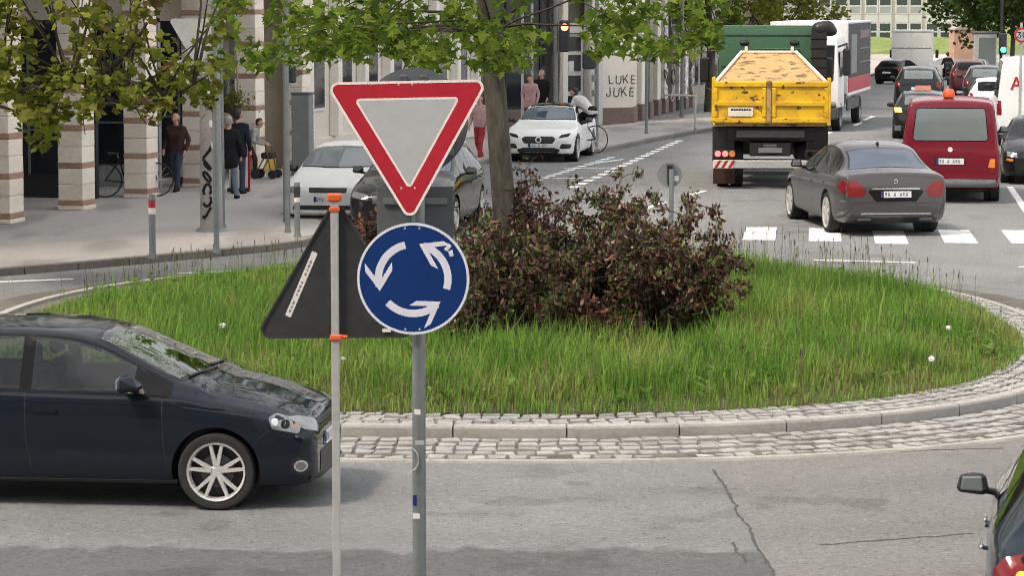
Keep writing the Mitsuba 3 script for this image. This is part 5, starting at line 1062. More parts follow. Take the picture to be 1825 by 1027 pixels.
# parked bicycle under the arcade, and waste bin beside the corner
def bicycle(name, label, p, heading, m='black_plastic', s=1.0):
    k = thing(name, label, 'bicycle'); tw = mat(p, heading, s)
    for y in (0, 1.05):
        w = put('wheel', lathe([(.335, -.02), (.35, 0), (.335, .02), (.322, 0), (.335, -.02)], 32, 'y').apply_transform(trimesh.transformations.rotation_matrix(math.pi / 2, (0, 0, 1))).apply_translation((0, y, .35)), 'rubber', k, 40, tw)
        put('spokes', cat([tube([(0, y, .35), (0, y + .32 * math.cos(a), .35 + .32 * math.sin(a))], .003, 4) for a in np.linspace(0, 6.1, 14)]), 'chrome', w, 40, tw)
    fr = [((0, 0, .35), (0, .42, .30)), ((0, .42, .30), (0, .28, .80)), ((0, .30, .75), (0, .88, .80)), ((0, .42, .30), (0, .90, .68)), ((0, .0, .35), (0, .29, .74)), ((0, 1.05, .35), (0, .87, .92))]
    put('frame', cat([tube(e, .018, 8) for e in fr]), m, k, 40, tw); put('saddle', hullsph((0, .14, .90, .03), (-.06, .06, .90, .03), (.06, .06, .90, .03), (0, .34, .90, .02)), 'black_plastic', k, 40, tw); put('seat_post', tube([(0, .28, .78), (0, .25, .9)], .014, 8), 'chrome', k, 40, tw)
    put('handlebar', tube([(-.28, .82, 1.0), (-.15, .90, 1.0), (.15, .90, 1.0), (.28, .82, 1.0)], .014, 8), 'chrome', k, 40, tw); put('pedal', box(.12, .45, .14, .1, .08, .025), 'black_plastic', k, 40, tw); put('pedal', box(-.12, .40, .46, .1, .08, .025), 'black_plastic', k, 40, tw); return k
bicycle('parked_bicycle', 'dark bicycle leaning between the second and third pillars of the arcade', at(188, 352, KSW) , math.radians(-75))

# ---------------------------------------------------------------- people
def union(ms, L=.03, it=6):
    m = m3.Manifold.batch_boolean([t2m(x) for x in ms], m3.OpType.Add); t = m2t(m.refine_to_length(L)); t.merge_vertices(); trimesh.smoothing.filter_taubin(t, .5, .53, iterations=it); return t
def person(label, p, heading, h, J, top, legs, hair, shoe='shoe', coat=0.0, bald=False, name='person', L=.035):
    """J: joints of the pose for a body 1.75 m tall; x right, y forward, z up."""
    s = h / 1.75; k = thing(name, label, 'person'); tw = mat(p, heading, s)
    B = dict(pelvis=(0, 0, .95), chest=(0, .02, 1.30), neck=(0, .02, 1.50), head=(0, .05, 1.635))
    B.update(J); P = lambda n: np.array(B[n], float)
    def bone(a, b, ra, rb): a, b = (P(x) if isinstance(x, str) else np.array(x) for x in (a, b)); return hullsph((*a, ra), (*b, rb))
    skin, jac, tro = [], [], []
    pe, ch, nk, hd = P('pelvis'), P('chest'), P('neck'), P('head'); up = (ch - pe) / np.linalg.norm(ch - pe); X = np.array([1., 0, 0]); fw = np.cross(up, X)
    def torso(e):
        return [hullsph(*[(*(pe + X * x), .105 + e) for x in (-.075, .075)], *[(*(pe + (ch - pe) * .45 + X * x), .095 + e) for x in (-.07, .07)]), hullsph(*[(*(pe + (ch - pe) * .45 + X * x), .095 + e) for x in (-.07, .07)], *[(*(ch + X * x), .105 + e) for x in (-.10, .10)], *[(*(P(q)), .055 + e) for q in ('shl', 'shr')], (*(ch + (nk - ch) * .6), .06 + e))]
    B.setdefault('shl', ch + up * .10 - X * .185); B.setdefault('shr', ch + up * .10 + X * .185)
    skin += torso(0) + [hullsph((*(nk - up * .04), .06), (*(hd - (0, 0, .05)), .052))]
    hf = np.array(B.get('face', (0, 1, 0)), float); hf /= np.linalg.norm(hf); hx = np.cross(hf, (0, 0, 1)); 
    skin += [hullsph((*(hd + (0, 0, .045)), .078), (*(hd - hf * .03 + (0, 0, .02)), .085), (*(hd + hf * .03 - (0, 0, .075)), .042), (*(hd + hf * .035 + (0, 0, .0)), .068)), hullsph((*(hd + hf * .10 + (0, 0, .005)), .012), (*(hd + hf * .115 - (0, 0, .028)), .016))]
    for sg in (-1, 1): skin.append(hullsph((*(hd + hx * sg * .085 - (0, 0, .0)), .018), (*(hd + hx * sg * .088 - (0, 0, .03)), .012)))
    for sd, sg in (('l', -1), ('r', 1)):
        hip, kn, an = pe + X * sg * .09 - (0, 0, .03), P('kn' + sd), P('an' + sd); B['hip' + sd] = hip
        skin += [bone(hip, kn, .082, .055), bone(kn, an, .052, .038)]; tro += [bone(hip, kn, .098, .072), bone(kn, an, .070, .058)]
        ft = np.array(B.get('ft' + sd, (0, 1, 0)), float); put('shoe', hullsph((*(an + (0, -.02, -.035)), .05), (*(an + ft * .14 + (0, 0, -.05)), .038), (*(an + ft * .05 + (0, 0, -.03)), .048)), shoe, k, 40, tw)
        sh, el, wr = P('sh' + sd), P('el' + sd), P('wr' + sd); skin += [bone(sh, el, .05, .04), bone(el, wr, .038, .028)]; jac += [bone(sh, el, .068, .056), bone(el, wr, .055, .042)]
        d = (wr - el) / np.linalg.norm(wr - el); sx = np.cross(d, (0, 1, 0.1)); sx /= np.linalg.norm(sx) + 1e-9; sy = np.cross(sx, d); pa = wr + d * .09; skin.append(hullsph((*wr, .026), *[(*(pa + sy * o), .014) for o in (-.03, .03)]))
        for i, (o, l) in enumerate(((-.033, .06), (-.011, .075), (.011, .08), (.033, .07))): skin.append(hullsph((*(pa + sy * o), .0095), (*(pa + sy * o + d * l * .6 + sx * .01), .009), (*(pa + sy * o + d * l * .9 - sx * .015 * sg), .008)))
        skin.append(hullsph((*(wr + d * .03 + sy * .03), .012), (*(wr + d * .085 + sy * .062), .009)))
    put('body', union(skin, L, 4), 'skin', k, True, tw); low_ = [hullsph(*[(*(pe + X * x + (0, 0, .04)), .118) for x in (-.075, .075)], *[(*(pe + X * x - (0, 0, .06)), .11) for x in (-.07, .07)])]
    put('trousers', union(tro + low_, L, 5), legs, k, True, tw)
    cm = torso(.022) + jac
    if coat: cm.append(hullsph(*[(*(pe + X * x), .135) for x in (-.08, .08)], *[(*(pe + X * x - (0, 0, coat)), .12) for x in (-.10, .10)]))
    put('jacket', union(cm, L, 5), top, k, True, tw)
    if not bald: put('hair', union([hullsph((*(hd - hf * .035 + (0, 0, .05)), .088), (*(hd + hf * .0 + (0, 0, .075)), .072), (*(hd - hf * .05 - (0, 0, .02)), .070))], .03, 2), hair, k, True, tw)
    return k
walk = dict(knl=(-.10, .16, .52), anl=(-.10, .20, .09), knr=(.10, -.02, .50), anr=(.10, -.24, .12), ell=(-.26, -.08, 1.16), wrl=(-.25, .06, .93), elr=(.26, -.02, 1.16), wrr=(.25, .12, .95))
stand = dict(knl=(-.10, .02, .50), anl=(-.11, .0, .08), knr=(.10, .02, .50), anr=(.11, -.02, .08), ell=(-.27, -.03, 1.15), wrl=(-.25, .08, .92), elr=(.27, -.03, 1.15), wrr=(.24, .10, .92))
person('bald man in a dark jacket and jeans walking past the arcade pillar', at(316, 341, KSW), math.radians(160), 1.64, walk, 'cloth_brown', 'cloth_jeans', 'hair_grey', bald=True)
person('grey haired man in a black coat and pale jeans seen from behind', at(408, 354, KSW), math.radians(-12), 1.66, dict(stand, knl=(-.13, .02, .5), anl=(-.17, -.04, .08), knr=(.12, .02, .5), anr=(.16, .02, .08)), 'cloth_black', 'cloth_jeans_pale', 'hair_grey', coat=.20)
person('taller person in navy close behind the man in the black coat', at(424, 345, KSW), math.radians(-20), 1.74, stand, 'cloth_navy', 'cloth_jeans', 'hair_dark', coat=.12)
bend = dict(pelvis=(0, -.05, .93), chest=(0, .12, 1.25), neck=(0, .22, 1.42), head=(0, .29, 1.54), knl=(-.10, .12, .52), anl=(-.10, .12, .09), knr=(.10, -.02, .50), anr=(.10, -.25, .12), ell=(-.24, .16, 1.05), wrl=(-.18, .42, .96), elr=(.24, .16, 1.05), wrr=(.18, .42, .96))
pw = at(446, 318, KSW); person('small person in pale grey with dark hair bending over a walking frame', pw, math.radians(-100), 1.42, bend, 'cloth_grey', 'cloth_brown', 'hair_dark')
k = thing('walking_frame', 'dark wheeled walking frame pushed by the small grey dressed person', 'walking frame'); tw = mat(pw + np.array([.42, .03, 0]), math.radians(-100))
for x in (-.24, .24):
    put('side_frame', tube([(x, -.2, .82), (x, -.02, .80), (x, .12, .10)], .016, 8), 'steel_dark', k, 40, tw); put('rear_leg', tube([(x, .02, .6), (x, -.25, .10)], .015, 8), 'steel_dark', k, 40, tw)
    for y in (.14, -.26): put('wheel', lathe([(.0001, -.02), (.10, -.02), (.10, .02), (.0001, .02)], 16, 'y').apply_transform(trimesh.transformations.rotation_matrix(math.pi / 2, (0, 0, 1))).apply_translation((x, y, .10)), 'rubber', k, 40, tw)
put('seat_bag', box(0, 0, .52, .44, .26, .14, 0, .03), 'cloth_brown', k, 20, tw)
# cyclist behind the white saloon
pb = at(1066, 275, KSW); bicycle('cyclist_bicycle', 'black bicycle ridden by the cyclist in a pale shirt behind the white saloon', pb + np.array([-.05, .5, 0]), math.radians(60), s=1.05)
ride = dict(pelvis=(0, .12, 1.02), chest=(0, .42, 1.28), neck=(0, .54, 1.42), head=(0, .63, 1.50), knl=(-.12, .50, .90), anl=(-.12, .42, .50), knr=(.12, .46, .66), anr=(.12, .42, .22), ell=(-.25, .60, 1.10), wrl=(-.26, .82, 1.03), elr=(.25, .60, 1.10), wrr=(.26, .82, 1.03))
person('cyclist in a pale shirt and black trousers leaning forward on the bicycle', pb + np.array([-.05, .5, .03]), math.radians(60), 1.80, ride, 'cloth_white', 'cloth_black', 'hair_dark')
person('person in a pink top and red trousers walking left of the tree trunk', at(856, 288, KSW * 0), math.radians(150), 1.72, walk, 'cloth_pink', 'cloth_red', 'hair_dark')
person('dark clad person in front of the dark shop windows', at(966, 226, KSW), math.radians(150), 1.78, stand, 'cloth_black', 'cloth_black', 'hair_grey')
person('person in a pinkish coat between the two thin pale masts', at(945, 229, KSW), math.radians(170), 1.66, stand, 'cloth_pink', 'cloth_brown', 'hair_dark', coat=.2)
# ---------------------------------------------------------------- lorries
def lorry_place(p, heading): return mat(p, -heading)         # x right, y forward, z up
def rbox(x0, x1, y0, y1, z0, z1, c=.02): return box((x0 + x1) / 2, (y0 + y1) / 2, (z0 + z1) / 2, x1 - x0, y1 - y0, z1 - z0, 0, c)
def lorry_wheel(k, tw, x, y, r, twin=False):
    w = key('wheel', k); sg = 1 if x > 0 else -1
    for i in range(2 if twin else 1):
        m = tyre_mesh(r, .27); m.apply_transform(mat(rz=math.pi / 2)); m.apply_translation((x - sg * i * .31, y, r)); put('tyre', m, 'rubber', w, 40, tw)
    m = lathe([(.0001, .02), (r * .25, .02), (r * .3, -.04), (r * .55, -.06), (r * .68, .06), (r * .72, .10), (r * .72, -.1), (.0001, -.1)], 24, 'y'); m.apply_transform(mat(rz=-math.pi / 2 * sg)); m.apply_translation((x + sg * .03, y, r)); put('rim', m, 'galv', w, 30, tw)
    return w
k = thing('tipper_lorry', 'green cabbed tipper lorry with a battered yellow tailgate and a sloping worn load cover', 'lorry')
pt = at(1371, 333); tw = lorry_place(pt - np.array([math.sin(.075), math.cos(.075), 0]) * .9, .075)
A = lambda n, m, b, t=None, sm=25: put(n, m, b, k, sm, tw, label=t)
A('tailgate', rbox(-1.27, 1.27, 0, .06, 1.44, 2.36, .01), 'tipper_yellow', 'battered yellow tailgate in two wings')
for x0, x1 in ((-1.25, -.10), (.02, 1.25)):
    for z0, z1 in ((2.24, 2.35), (1.82, 1.92), (1.46, 1.56)): A('tailgate_rib', rbox(x0, x1, -.055, -.002, z0, z1, .012), 'tipper_yellow')
    for x in (x0, x1 - .09): A('tailgate_post', rbox(x, x + .09, -.06, -.001, 1.58, 2.22, .012), 'tipper_yellow')
A('latch', rbox(-.09, .01, -.08, -.002, 1.44, 2.38, .01), 'tipper_worn')
for x in (-1.28, 1.22): A('corner_post', rbox(x, x + .08, -.04, .10, 1.40, 2.44, .01), 'tipper_yellow')
A('number_panel', rbox(-.92, -.38, -.075, -.056, 1.60, 1.79, .004), 'stone_cream_light'); 
A('panel_print', cat([rbox(-.86 + j * .055, -.815 + j * .055, -.078, -.075, 1.72, 1.77, 0) for j in range(8)]), 'frame_dark')
for x in (-1.27, 1.21): A('side_board', rbox(x, x + .06, .07, 4.3, 1.44, 2.34, .01), 'tipper_yellow')
A('tray_floor', rbox(-1.2, 1.2, .07, 4.3, 1.38, 1.46, .01), 'tipper_worn')
lo, hi = [(-1.20, .10, 2.30), (1.20, .10, 2.30), (1.20, 4.28, 2.30), (-1.20, 4.28, 2.30)], [(-.62, 3.3, 2.90), (.62, 3.3, 2.90), (.62, 4.2, 2.90), (-.62, 4.2, 2.90)]
m = hull(lo + hi); m = m.subdivide().subdivide().subdivide(); m.vertices[:, 2] += (meshkit.fbm(m.vertices * 2.2, 3, 9) - .5) * .05; A('load_cover', m, 'tipper_worn', 'worn ochre sloping cover over the load', True)
for a_, b_ in ((0, 0), (1, 1)): A('cover_rail', tube([np.array(lo[a_]) + (0, 0, .04), np.array(hi[b_]) + (0, 0, .04)], .035, 8), 'stone_cream')
A('cover_rail', tube([np.array(hi[0]) + (0, 0, .03), np.array(hi[1]) + (0, 0, .03)], .035, 8), 'stone_cream')
for x in (-.55, .5): A('lifting_eye', rbox(x, x + .07, 3.25, 3.35, 2.92, 3.06, .01), 'stone_cream')
A('chassis', rbox(-.45, .45, .2, 7.0, .72, 1.02, .02), 'black_plastic'); A('subframe', rbox(-.95, .95, .3, 4.3, 1.04, 1.36, .02), 'black_plastic'); A('cross_beam', rbox(-.75, .75, .12, .28, 1.12, 1.3, .02), 'steel_dark')
A('tow_coupling', rbox(-.16, .16, .1, .3, .78, .98, .03), 'steel_dark'); A('rear_number_plate', rbox(-.26, .26, .05, .07, .80, .91, .004), 'grey_paint'); A('axle', tube([(-1.0, 1.0, .5), (1.0, 1.0, .5)], .12, 10), 'black_plastic')
A('underrun_beam', rbox(-.80, .80, -.02, .10, .46, .64, .015), 'galv_light')
for s in (-1, 1):
    A('warning_panel', rbox(s * 1.02 - .22, s * 1.02 + .22, -.03, .09, .46, .64, .01), 'plaster' if s < 0 else 'grey_paint')
    for j in range(3 if s < 0 else 0): A('warning_stripe', hull([(s * 1.02 - .20 + j * .15 + dx + dz * .6, y, .47 + dz) for dx in (0, .07) for dz in (0, .16) for y in (-.035, -.028)]), 'red_plastic')
    A('mudguard', rbox(s * 1.02 - .24, s * 1.02 + .24, .35, .40, .60, 1.36, .01), 'black_plastic'); A('mudflap', rbox(s * 1.0 - .24, s * 1.0 + .24, .36, .38, .10, .50, .005), 'cloth_brown')
    A('lamp_cluster', rbox(s * 1.0 - .25, s * 1.0 + .25, .0, .10, .70, .86, .02), 'black_plastic')
    for j, m_ in ((-.14, 'lamp_red'), (.02, 'lamp_red'), (.17, 'lamp_amber')):
        kk = A('tail_lamp', disc_y(s * 1.0 + j, -.012, .78, .066, .03, 20), m_ if s < 0 else 'black_gloss', 'lit red tail lamp' if m_ == 'lamp_red' and s < 0 else None)
        if m_ == 'lamp_red' and s < 0: scene[kk].update(lamp('t', (1.0, .13, .12), .75))
    for y in (1.0, 5.6): lorry_wheel(k, tw, s * 1.03, y, .50, y < 2)
    A('fuel_tank', rbox(s * .85 - .28, s * .85 + .28, 2.2, 3.9, .5, 1.02, .08), 'steel_dark')
cab = hull([(x * q, y, z) for x in (-1, 1) for q, y, z in ((1.13, 4.75, .95), (1.13, 4.75, 3.25), (1.05, 4.80, 3.52), (1.15, 6.7, .95), (1.15, 6.75, 2.1), (1.08, 6.35, 3.35), (1.0, 6.2, 3.52), (1.15, 5.4, 3.3))])
A('cab', cab, 'paint_truckgreen', 'green cab', 30); 
for z in (3.28, 2.55): A('cab_groove', rbox(-1.08, 1.08, 4.73, 4.76, z, z + .035, .005), 'sign_back_dark')
for x in (-.55, .62): A('cab_vent', hullsph((x - .05, 4.74, 3.12, .06), (x + .05, 4.74, 3.12, .06)), 'black_plastic')
A('cab_rail', tube([(-.3, 4.70, 2.98), (.75, 4.70, 2.98)], .02, 8), 'paint_truckgreen')
A('exhaust_stack', hull([(x, y, z) for x, y, z in ((1.02, 4.45, 1.9), (1.36, 4.45, 1.9), (1.02, 4.72, 1.9), (1.36, 4.72, 1.9), (1.0, 4.45, 3.45), (1.36, 4.45, 3.45), (1.02, 4.72, 3.45), (1.36, 4.72, 3.45))]), 'black_plastic', 'tall black intake stack'); A('stack_elbow', hullsph((1.18, 4.58, 3.45, .17), (1.38, 4.58, 3.50, .15), (1.48, 4.58, 3.40, .12)), 'black_plastic')
for j in range(6): A('stack_ring', rbox(.99, 1.38, 4.43, 4.74, 2.1 + j * .22, 2.13 + j * .22, .01), 'black_gloss')
for s in (-1, 1):
    A('mirror_arm', tube([(s * 1.15, 6.5, 2.9), (s * 1.42, 6.6, 2.9), (s * 1.45, 6.6, 2.0), (s * 1.15, 6.5, 1.9)], .025, 6), 'black_plastic'); A('mirror', rbox(s * 1.48 - .12, s * 1.48 + .12, 6.5, 6.62, 2.15, 2.75, .04), 'black_plastic')
A('side_window', rbox(1.135, 1.16, 5.5, 6.45, 2.05, 2.75, .01), 'glass_dark'); A('side_window', rbox(-1.16, -1.135, 5.5, 6.45, 2.05, 2.75, .01), 'glass_dark')
A('windscreen', hull([(x, y, z) for x in (-1.0, 1.0) for y, z in ((6.76, 2.05), (6.78, 2.07), (6.44, 3.15), (6.46, 3.17))]), 'glass_dark'); A('front_bumper', rbox(-1.15, 1.15, 6.6, 6.95, .4, .95, .05), 'steel_dark')

k = thing('white_lorry', 'white box lorry facing the camera with a black curtain side on a red sill', 'lorry')
LH = math.pi + .225; tw = lorry_place(at(1508, 231) * (1, 1, 1), LH)      # the front left corner of the box stands here
ox = 1.25
def B(n, m, b, t=None, sm=25): m = m.copy(); m.apply_translation((ox, -.3, 0)); return put(n, m, b, k, sm, tw, label=t)
B('box_front', rbox(-1.25, 1.25, -.06, 0, 1.12, 3.40, .02), 'white_paint'); B('box_roof', rbox(-1.25, 1.25, -7.2, -.061, 3.35, 3.42, .01), 'white_paint'); B('box_rear', rbox(-1.25, 1.25, -7.26, -7.2, 1.12, 3.40, .02), 'white_paint'); B('box_side', rbox(1.2, 1.25, -7.2, -.06, 1.5, 3.34, .01), 'white_paint')
B('curtain_side', rbox(-1.25, -1.2, -7.2, -.06, 1.62, 3.34, .01), 'sign_back_dark', 'black curtain side'); B('red_sill', rbox(-1.262, -1.2, -7.2, -.06, 1.16, 1.615, .01), 'sign_red', 'red side sill'); B('white_sill_edge', rbox(-1.268, -1.2, -7.2, -.06, 1.06, 1.155, .01), 'sticker_white')
B('side_print', rbox(-1.262, -1.251, -2.6, -.9, 1.75, 3.0, .002), 'grey_paint', 'pale printed panel on the curtain'); B('side_print', rbox(-1.262, -1.251, -6.6, -3.6, 2.85, 3.12, .002), 'paint_maroon')
for z in (2.05, 2.5): B('curtain_strap', rbox(-1.264, -1.251, -7.0, -3.6, z, z + .03, .002), 'grey_paint')
cab = hull([(x * q, y, z) for x in (-1, 1) for q, y, z in ((1.15, .1, .75), (1.15, .1, 2.9), (1.05, .2, 3.02), (1.15, 1.8, .75), (1.15, 1.85, 1.65), (1.06, 1.5, 2.8), (1.0, 1.35, 2.95))])
B('cab', cab, 'white_paint', 'white cab', 30); B('windscreen', hull([(x, y, z) for x in (-1.0, 1.0) for y, z in ((1.86, 1.66), (1.88, 1.68), (1.52, 2.68), (1.54, 2.70))]), 'glass_dark'); B('side_window', rbox(-1.165, -1.14, .75, 1.5, 1.7, 2.5, .01), 'glass_dark'); B('bumper', rbox(-1.15, 1.15, 1.6, 1.98, .38, .78, .06), 'steel_dark')
for s in (-1, 1): B('headlight', hullsph((s * .85, 1.96, .86, .09), (s * 1.02, 1.92, .86, .09)), 'lamp_clear'); B('mirror', rbox(s * 1.38 - .12, s * 1.38 + .12, 1.55, 1.70, 1.75, 2.6, .05), 'black_plastic'); B('mirror_arm', tube([(s * 1.1, 1.5, 2.65), (s * 1.38, 1.6, 2.75), (s * 1.40, 1.62, 2.5)], .035, 6), 'black_plastic')
B('chassis', rbox(-.45, .45, -7.0, 1.4, .55, 1.05, .02), 'black_plastic'); B('side_guard', rbox(-1.15, -1.10, -4.6, -1.0, .55, .95, .02), 'steel_dark')
for s in (-1, 1):
    for y in (1.0, -4.9):
        m = np.eye(4); m[:3, 3] = (ox, -.3, 0); lorry_wheel(k, tw @ m, s * 1.02, y, .46)

k = thing('delivery_lorry', 'white box lorry seen from behind far down the street before the grass bank', 'lorry'); pf = at(1624, 145); tw = lorry_place(pf, QH)
A = lambda n, m, b, t=None, sm=25: put(n, m, b, k, sm, tw, label=t)
A('box_body', rbox(-1.2, 1.2, .06, 5.2, .85, 3.05, .03), 'white_paint'); A('rear_frame', rbox(-1.22, 1.22, 0, .06, 2.92, 3.08, .02), 'galv_light')
for s in (-1, 1): A('rear_door', rbox(s * .6 - .58, s * .6 + .58, .015, .058, .95, 2.9, .01), 'far_white'); A('tail_lamp', rbox(s * 1.0 - .12, s * 1.0 + .12, -.02, .055, .72, .82, .01), 'lamp_red'); A('mirror', rbox(s * 1.4 - .1, s * 1.4 + .1, 6.0, 6.1, 1.3, 1.8, .03), 'black_plastic')
A('tail_lift_line', rbox(-1.18, 1.18, -.02, .012, 1.98, 2.03, .005), 'grey_paint'); A('bumper', rbox(-1.1, 1.1, -.03, .1, .45, .68, .02), 'black_plastic'); A('cab', hull([(x, y, z) for x in (-1.0, 1.0) for y, z in ((5.3, .5), (5.3, 2.4), (6.9, .5), (6.9, 1.4), (6.4, 2.3))]), 'white_paint')
for s in (-1, 1):
    for y in (1.2, 5.9): lorry_wheel(k, tw, s * .95, y, .40)

# motor scooter in the queue
pm = at(1690, 152); k = thing('motor_scooter', 'dark motor scooter in the queue between the black taxis and the maroon car', 'scooter'); tw = mat(pm, -QH, 1.15)
for y in (0, 1.3): put('wheel', lathe([(.0001, -.05), (.24, -.06), (.28, 0), (.24, .06), (.0001, .05)], 20, 'y').apply_transform(trimesh.transformations.rotation_matrix(math.pi / 2, (0, 0, 1))).apply_translation((0, y, .28)), 'rubber', k, 40, tw)
put('scooter_body', hullsph((0, -.15, .62, .16), (0, .55, .62, .15), (0, .1, .40, .17)), 'paint_black', k, 40, tw); put('front_shield', hullsph((-.2, 1.15, .5, .06), (.2, 1.15, .5, .06), (0, 1.05, 1.0, .10)), 'paint_black', k, 40, tw); put('footboard', hullsph((-.15, .5, .3, .05), (.15, .5, .3, .05), (0, 1.1, .32, .08)), 'black_plastic', k, 40, tw); put('handlebar', tube([(-.34, .95, 1.06), (0, 1.02, 1.08), (.34, .95, 1.06)], .025, 8), 'black_plastic', k, 40, tw); put('top_box', rbox(-.2, .2, -.45, -.1, .82, 1.14, .05), 'black_plastic', k, 25, tw); put('tail_lamp', hullsph((-.06, -.33, .62, .04), (.06, -.33, .62, .04)), 'lamp_red', k, 40, tw)
person('scooter rider in dark clothes with a dark helmet in the queue', pm + np.array([0, .35, .05]), -QH, 1.78, dict(pelvis=(0, 0, .92), chest=(0, .06, 1.27), knl=(-.22, .40, .80), anl=(-.22, .40, .42), knr=(.22, .40, .80), anr=(.22, .40, .42), ell=(-.30, .25, 1.12), wrl=(-.32, .52, 1.10), elr=(.30, .25, 1.12), wrr=(.32, .52, 1.10)), 'cloth_black', 'cloth_black', 'hair_dark')
# ---------------------------------------------------------------- the arcade building
nrm = np.array([fd[1], -fd[0]])                                     # from the facade towards the street
ab = thing('arcade_building', 'cream stone building with red banded pillars along the left pavement', 'building'); ang = math.atan2(fd[1], fd[0])
p2 = at(148, 375, KSW)[:2]; p6 = at(540, 301, KSW)[:2]; fdir = (p6 - p2) / np.linalg.norm(p6 - p2); nrm = np.array([fdir[1], -fdir[0]]); ang = math.atan2(fdir[1], fdir[0]); SP = np.linalg.norm(p6 - p2) / 4
PW, PD = .50, .62                                                    # across the facade, along it
blk = {(m, i): Shape(chbox(PD, PW, h, .010), m, 20) for m in ('stone_cream', 'stone_cream_light') for i, h in enumerate((.304, .304))}
bandS = Shape(chbox(PD + .012, PW + .012, .10, .008), 'stone_red', 20)
def facade_pt(s, o, z): q = p2 + fdir * s + nrm * o; return (q[0], q[1], z)
rb = np.random.default_rng(3)
for i in range(-3, 5):
    s0 = i * SP; pk = key('pillar', ab); z = KSW
    put('block', box(*facade_pt(s0 + PD / 2, -PW / 2, z + .04), PD + .03, PW + .03, .08, ang, .01), 'stone_cream', pk, 20); z += .08
    for row in range(6):
        put('band', bandS, parent=pk, tw=mat(facade_pt(s0 + PD / 2, -PW / 2, z + .05), ang)); z += .10
        for h in range(2):
            put('block', blk[('stone_cream', 'stone_cream_light')[int(rb.integers(2))], h], parent=pk, tw=mat(facade_pt(s0 + PD / 2 + rb.normal(0, .002), -PW / 2 + rb.normal(0, .002), z + .155), ang)); z += .31
ZT = z
def fbox(s0, s1, o0, o1, z0, z1, c=0): a = facade_pt((s0 + s1) / 2, (o0 + o1) / 2, (z0 + z1) / 2); return box(*a, s1 - s0, o1 - o0, z1 - z0, ang, c)
S0, S1 = -3 * SP - .5, 4 * SP + PD
put('lintel', fbox(S0, S1, -.55, .02, ZT, ZT + .55, .01), 'stone_cream', ab, 20); put('cornice', fbox(S0, S1, -.5, .18, ZT + .55, ZT + .70, .02), 'stone_red', ab, 20)
put('upper_wall', fbox(S0, S1, -8, 0, ZT + .70, 15.5), 'plaster_light', ab, 20); put('arcade_ceiling', fbox(S0, S1, -3.6, -.56, ZT - .05, ZT + .02), 'plaster', ab, 20)
put('roof', fbox(S0 - .3, S1 + .3, -8.3, .4, 15.5, 15.8), 'facade_brown', ab, 20)
for i in range(14):
    for zf in (6.6, 9.6, 12.6):
        s = S0 + 1.2 + i * (S1 - S0 - 2) / 14; w = put('window', fbox(s, s + 1.1, -.06, .012, zf, zf + 1.7), 'frame_white', ab, 20); put('pane', fbox(s + .08, s + 1.02, -.02, .020, zf + .08, zf + 1.62), 'far_glass', w, 20)
put('back_wall', fbox(S0, S1, -8, -3.25, KSW, ZT), 'plaster', ab, 20)
s = S0 + .2; i = 0
while s < S1 - 1.5:                                                   # shop fronts under the arcade
    wd = (1.5, 1.9, 1.1)[i % 3]; w = put('shop_window', fbox(s, s + wd, -3.25, -3.19, KSW + .02, 3.7, .008), 'frame_dark', ab, 20); put('pane', fbox(s + .07, s + wd - .07, -3.2, -3.18, KSW + (.55 if i % 3 < 2 else .15), 3.62), 'glass_shop', w, 20)
    put('transom', fbox(s + .07, s + wd - .07, -3.19, -3.165, 2.6, 2.66), 'frame_dark', w, 20)
    if i % 3 == 2: put('door_handle', fbox(s + .2, s + .23, -3.18, -3.12, .9, 1.5), 'alloy', w, 20)
    if i % 2: put('window_notice', fbox(s + .3, s + .7, -3.18, -3.172, 1.35, 1.9), 'plaster', w, 20)
    s += wd + .12; i += 1
# end walls under the arcade, seen between the pillars
for s_, m_ in ((.9 * SP, 'frame_dark'), (1.95 * SP, 'galv_light'), (2.9 * SP, 'frame_dark')):
    w = put('shop_bay', fbox(s_, s_ + .12, -3.2, -.95, KSW, 3.65, .01), m_, ab, 20); put('pane', fbox(s_ - .02, s_ + .01, -3.1, -1.05, .6, 3.5), 'glass_shop', w, 20)
    for o in (-1.7, -2.4): put('glazing_bar', fbox(s_ - .04, s_ + .005, o - .025, o + .025, .6, 3.5), 'grey_paint', w, 20)
    for z in (1.5, 2.6): put('glazing_bar', fbox(s_ - .039, s_ + .004, -3.1, -1.05, z - .02, z + .02), 'grey_paint', w, 20)
# graffiti panel and yellow step by the fifth pillar
w = put('graffiti_panel', fbox(3.0 * SP + 1.2, 3.0 * SP + 1.26, -1.05, -.62, KSW + .45, 3.3, .01), 'galv_light', ab, 20)
for j in range(7):
    u = np.linspace(0, 1, 9); oo = -.83 + .15 * np.sin(u * rb.uniform(3, 6) + rb.uniform(0, 6)); zz = .95 + j * .30 + .12 * np.cos(u * rb.uniform(3, 7) + rb.uniform(0, 6)); put('graffiti_stroke', tube(np.array([facade_pt(3.0 * SP + 1.195, o, z_) for o, z_ in zip(oo, zz)]), .022, 5), 'graffiti', w, 40)
put('yellow_step', fbox(3.0 * SP + 1.3, 4 * SP - .2, -2.4, -.60, KSW, KSW + .30, .01), 'yellow_step', ab, 20)
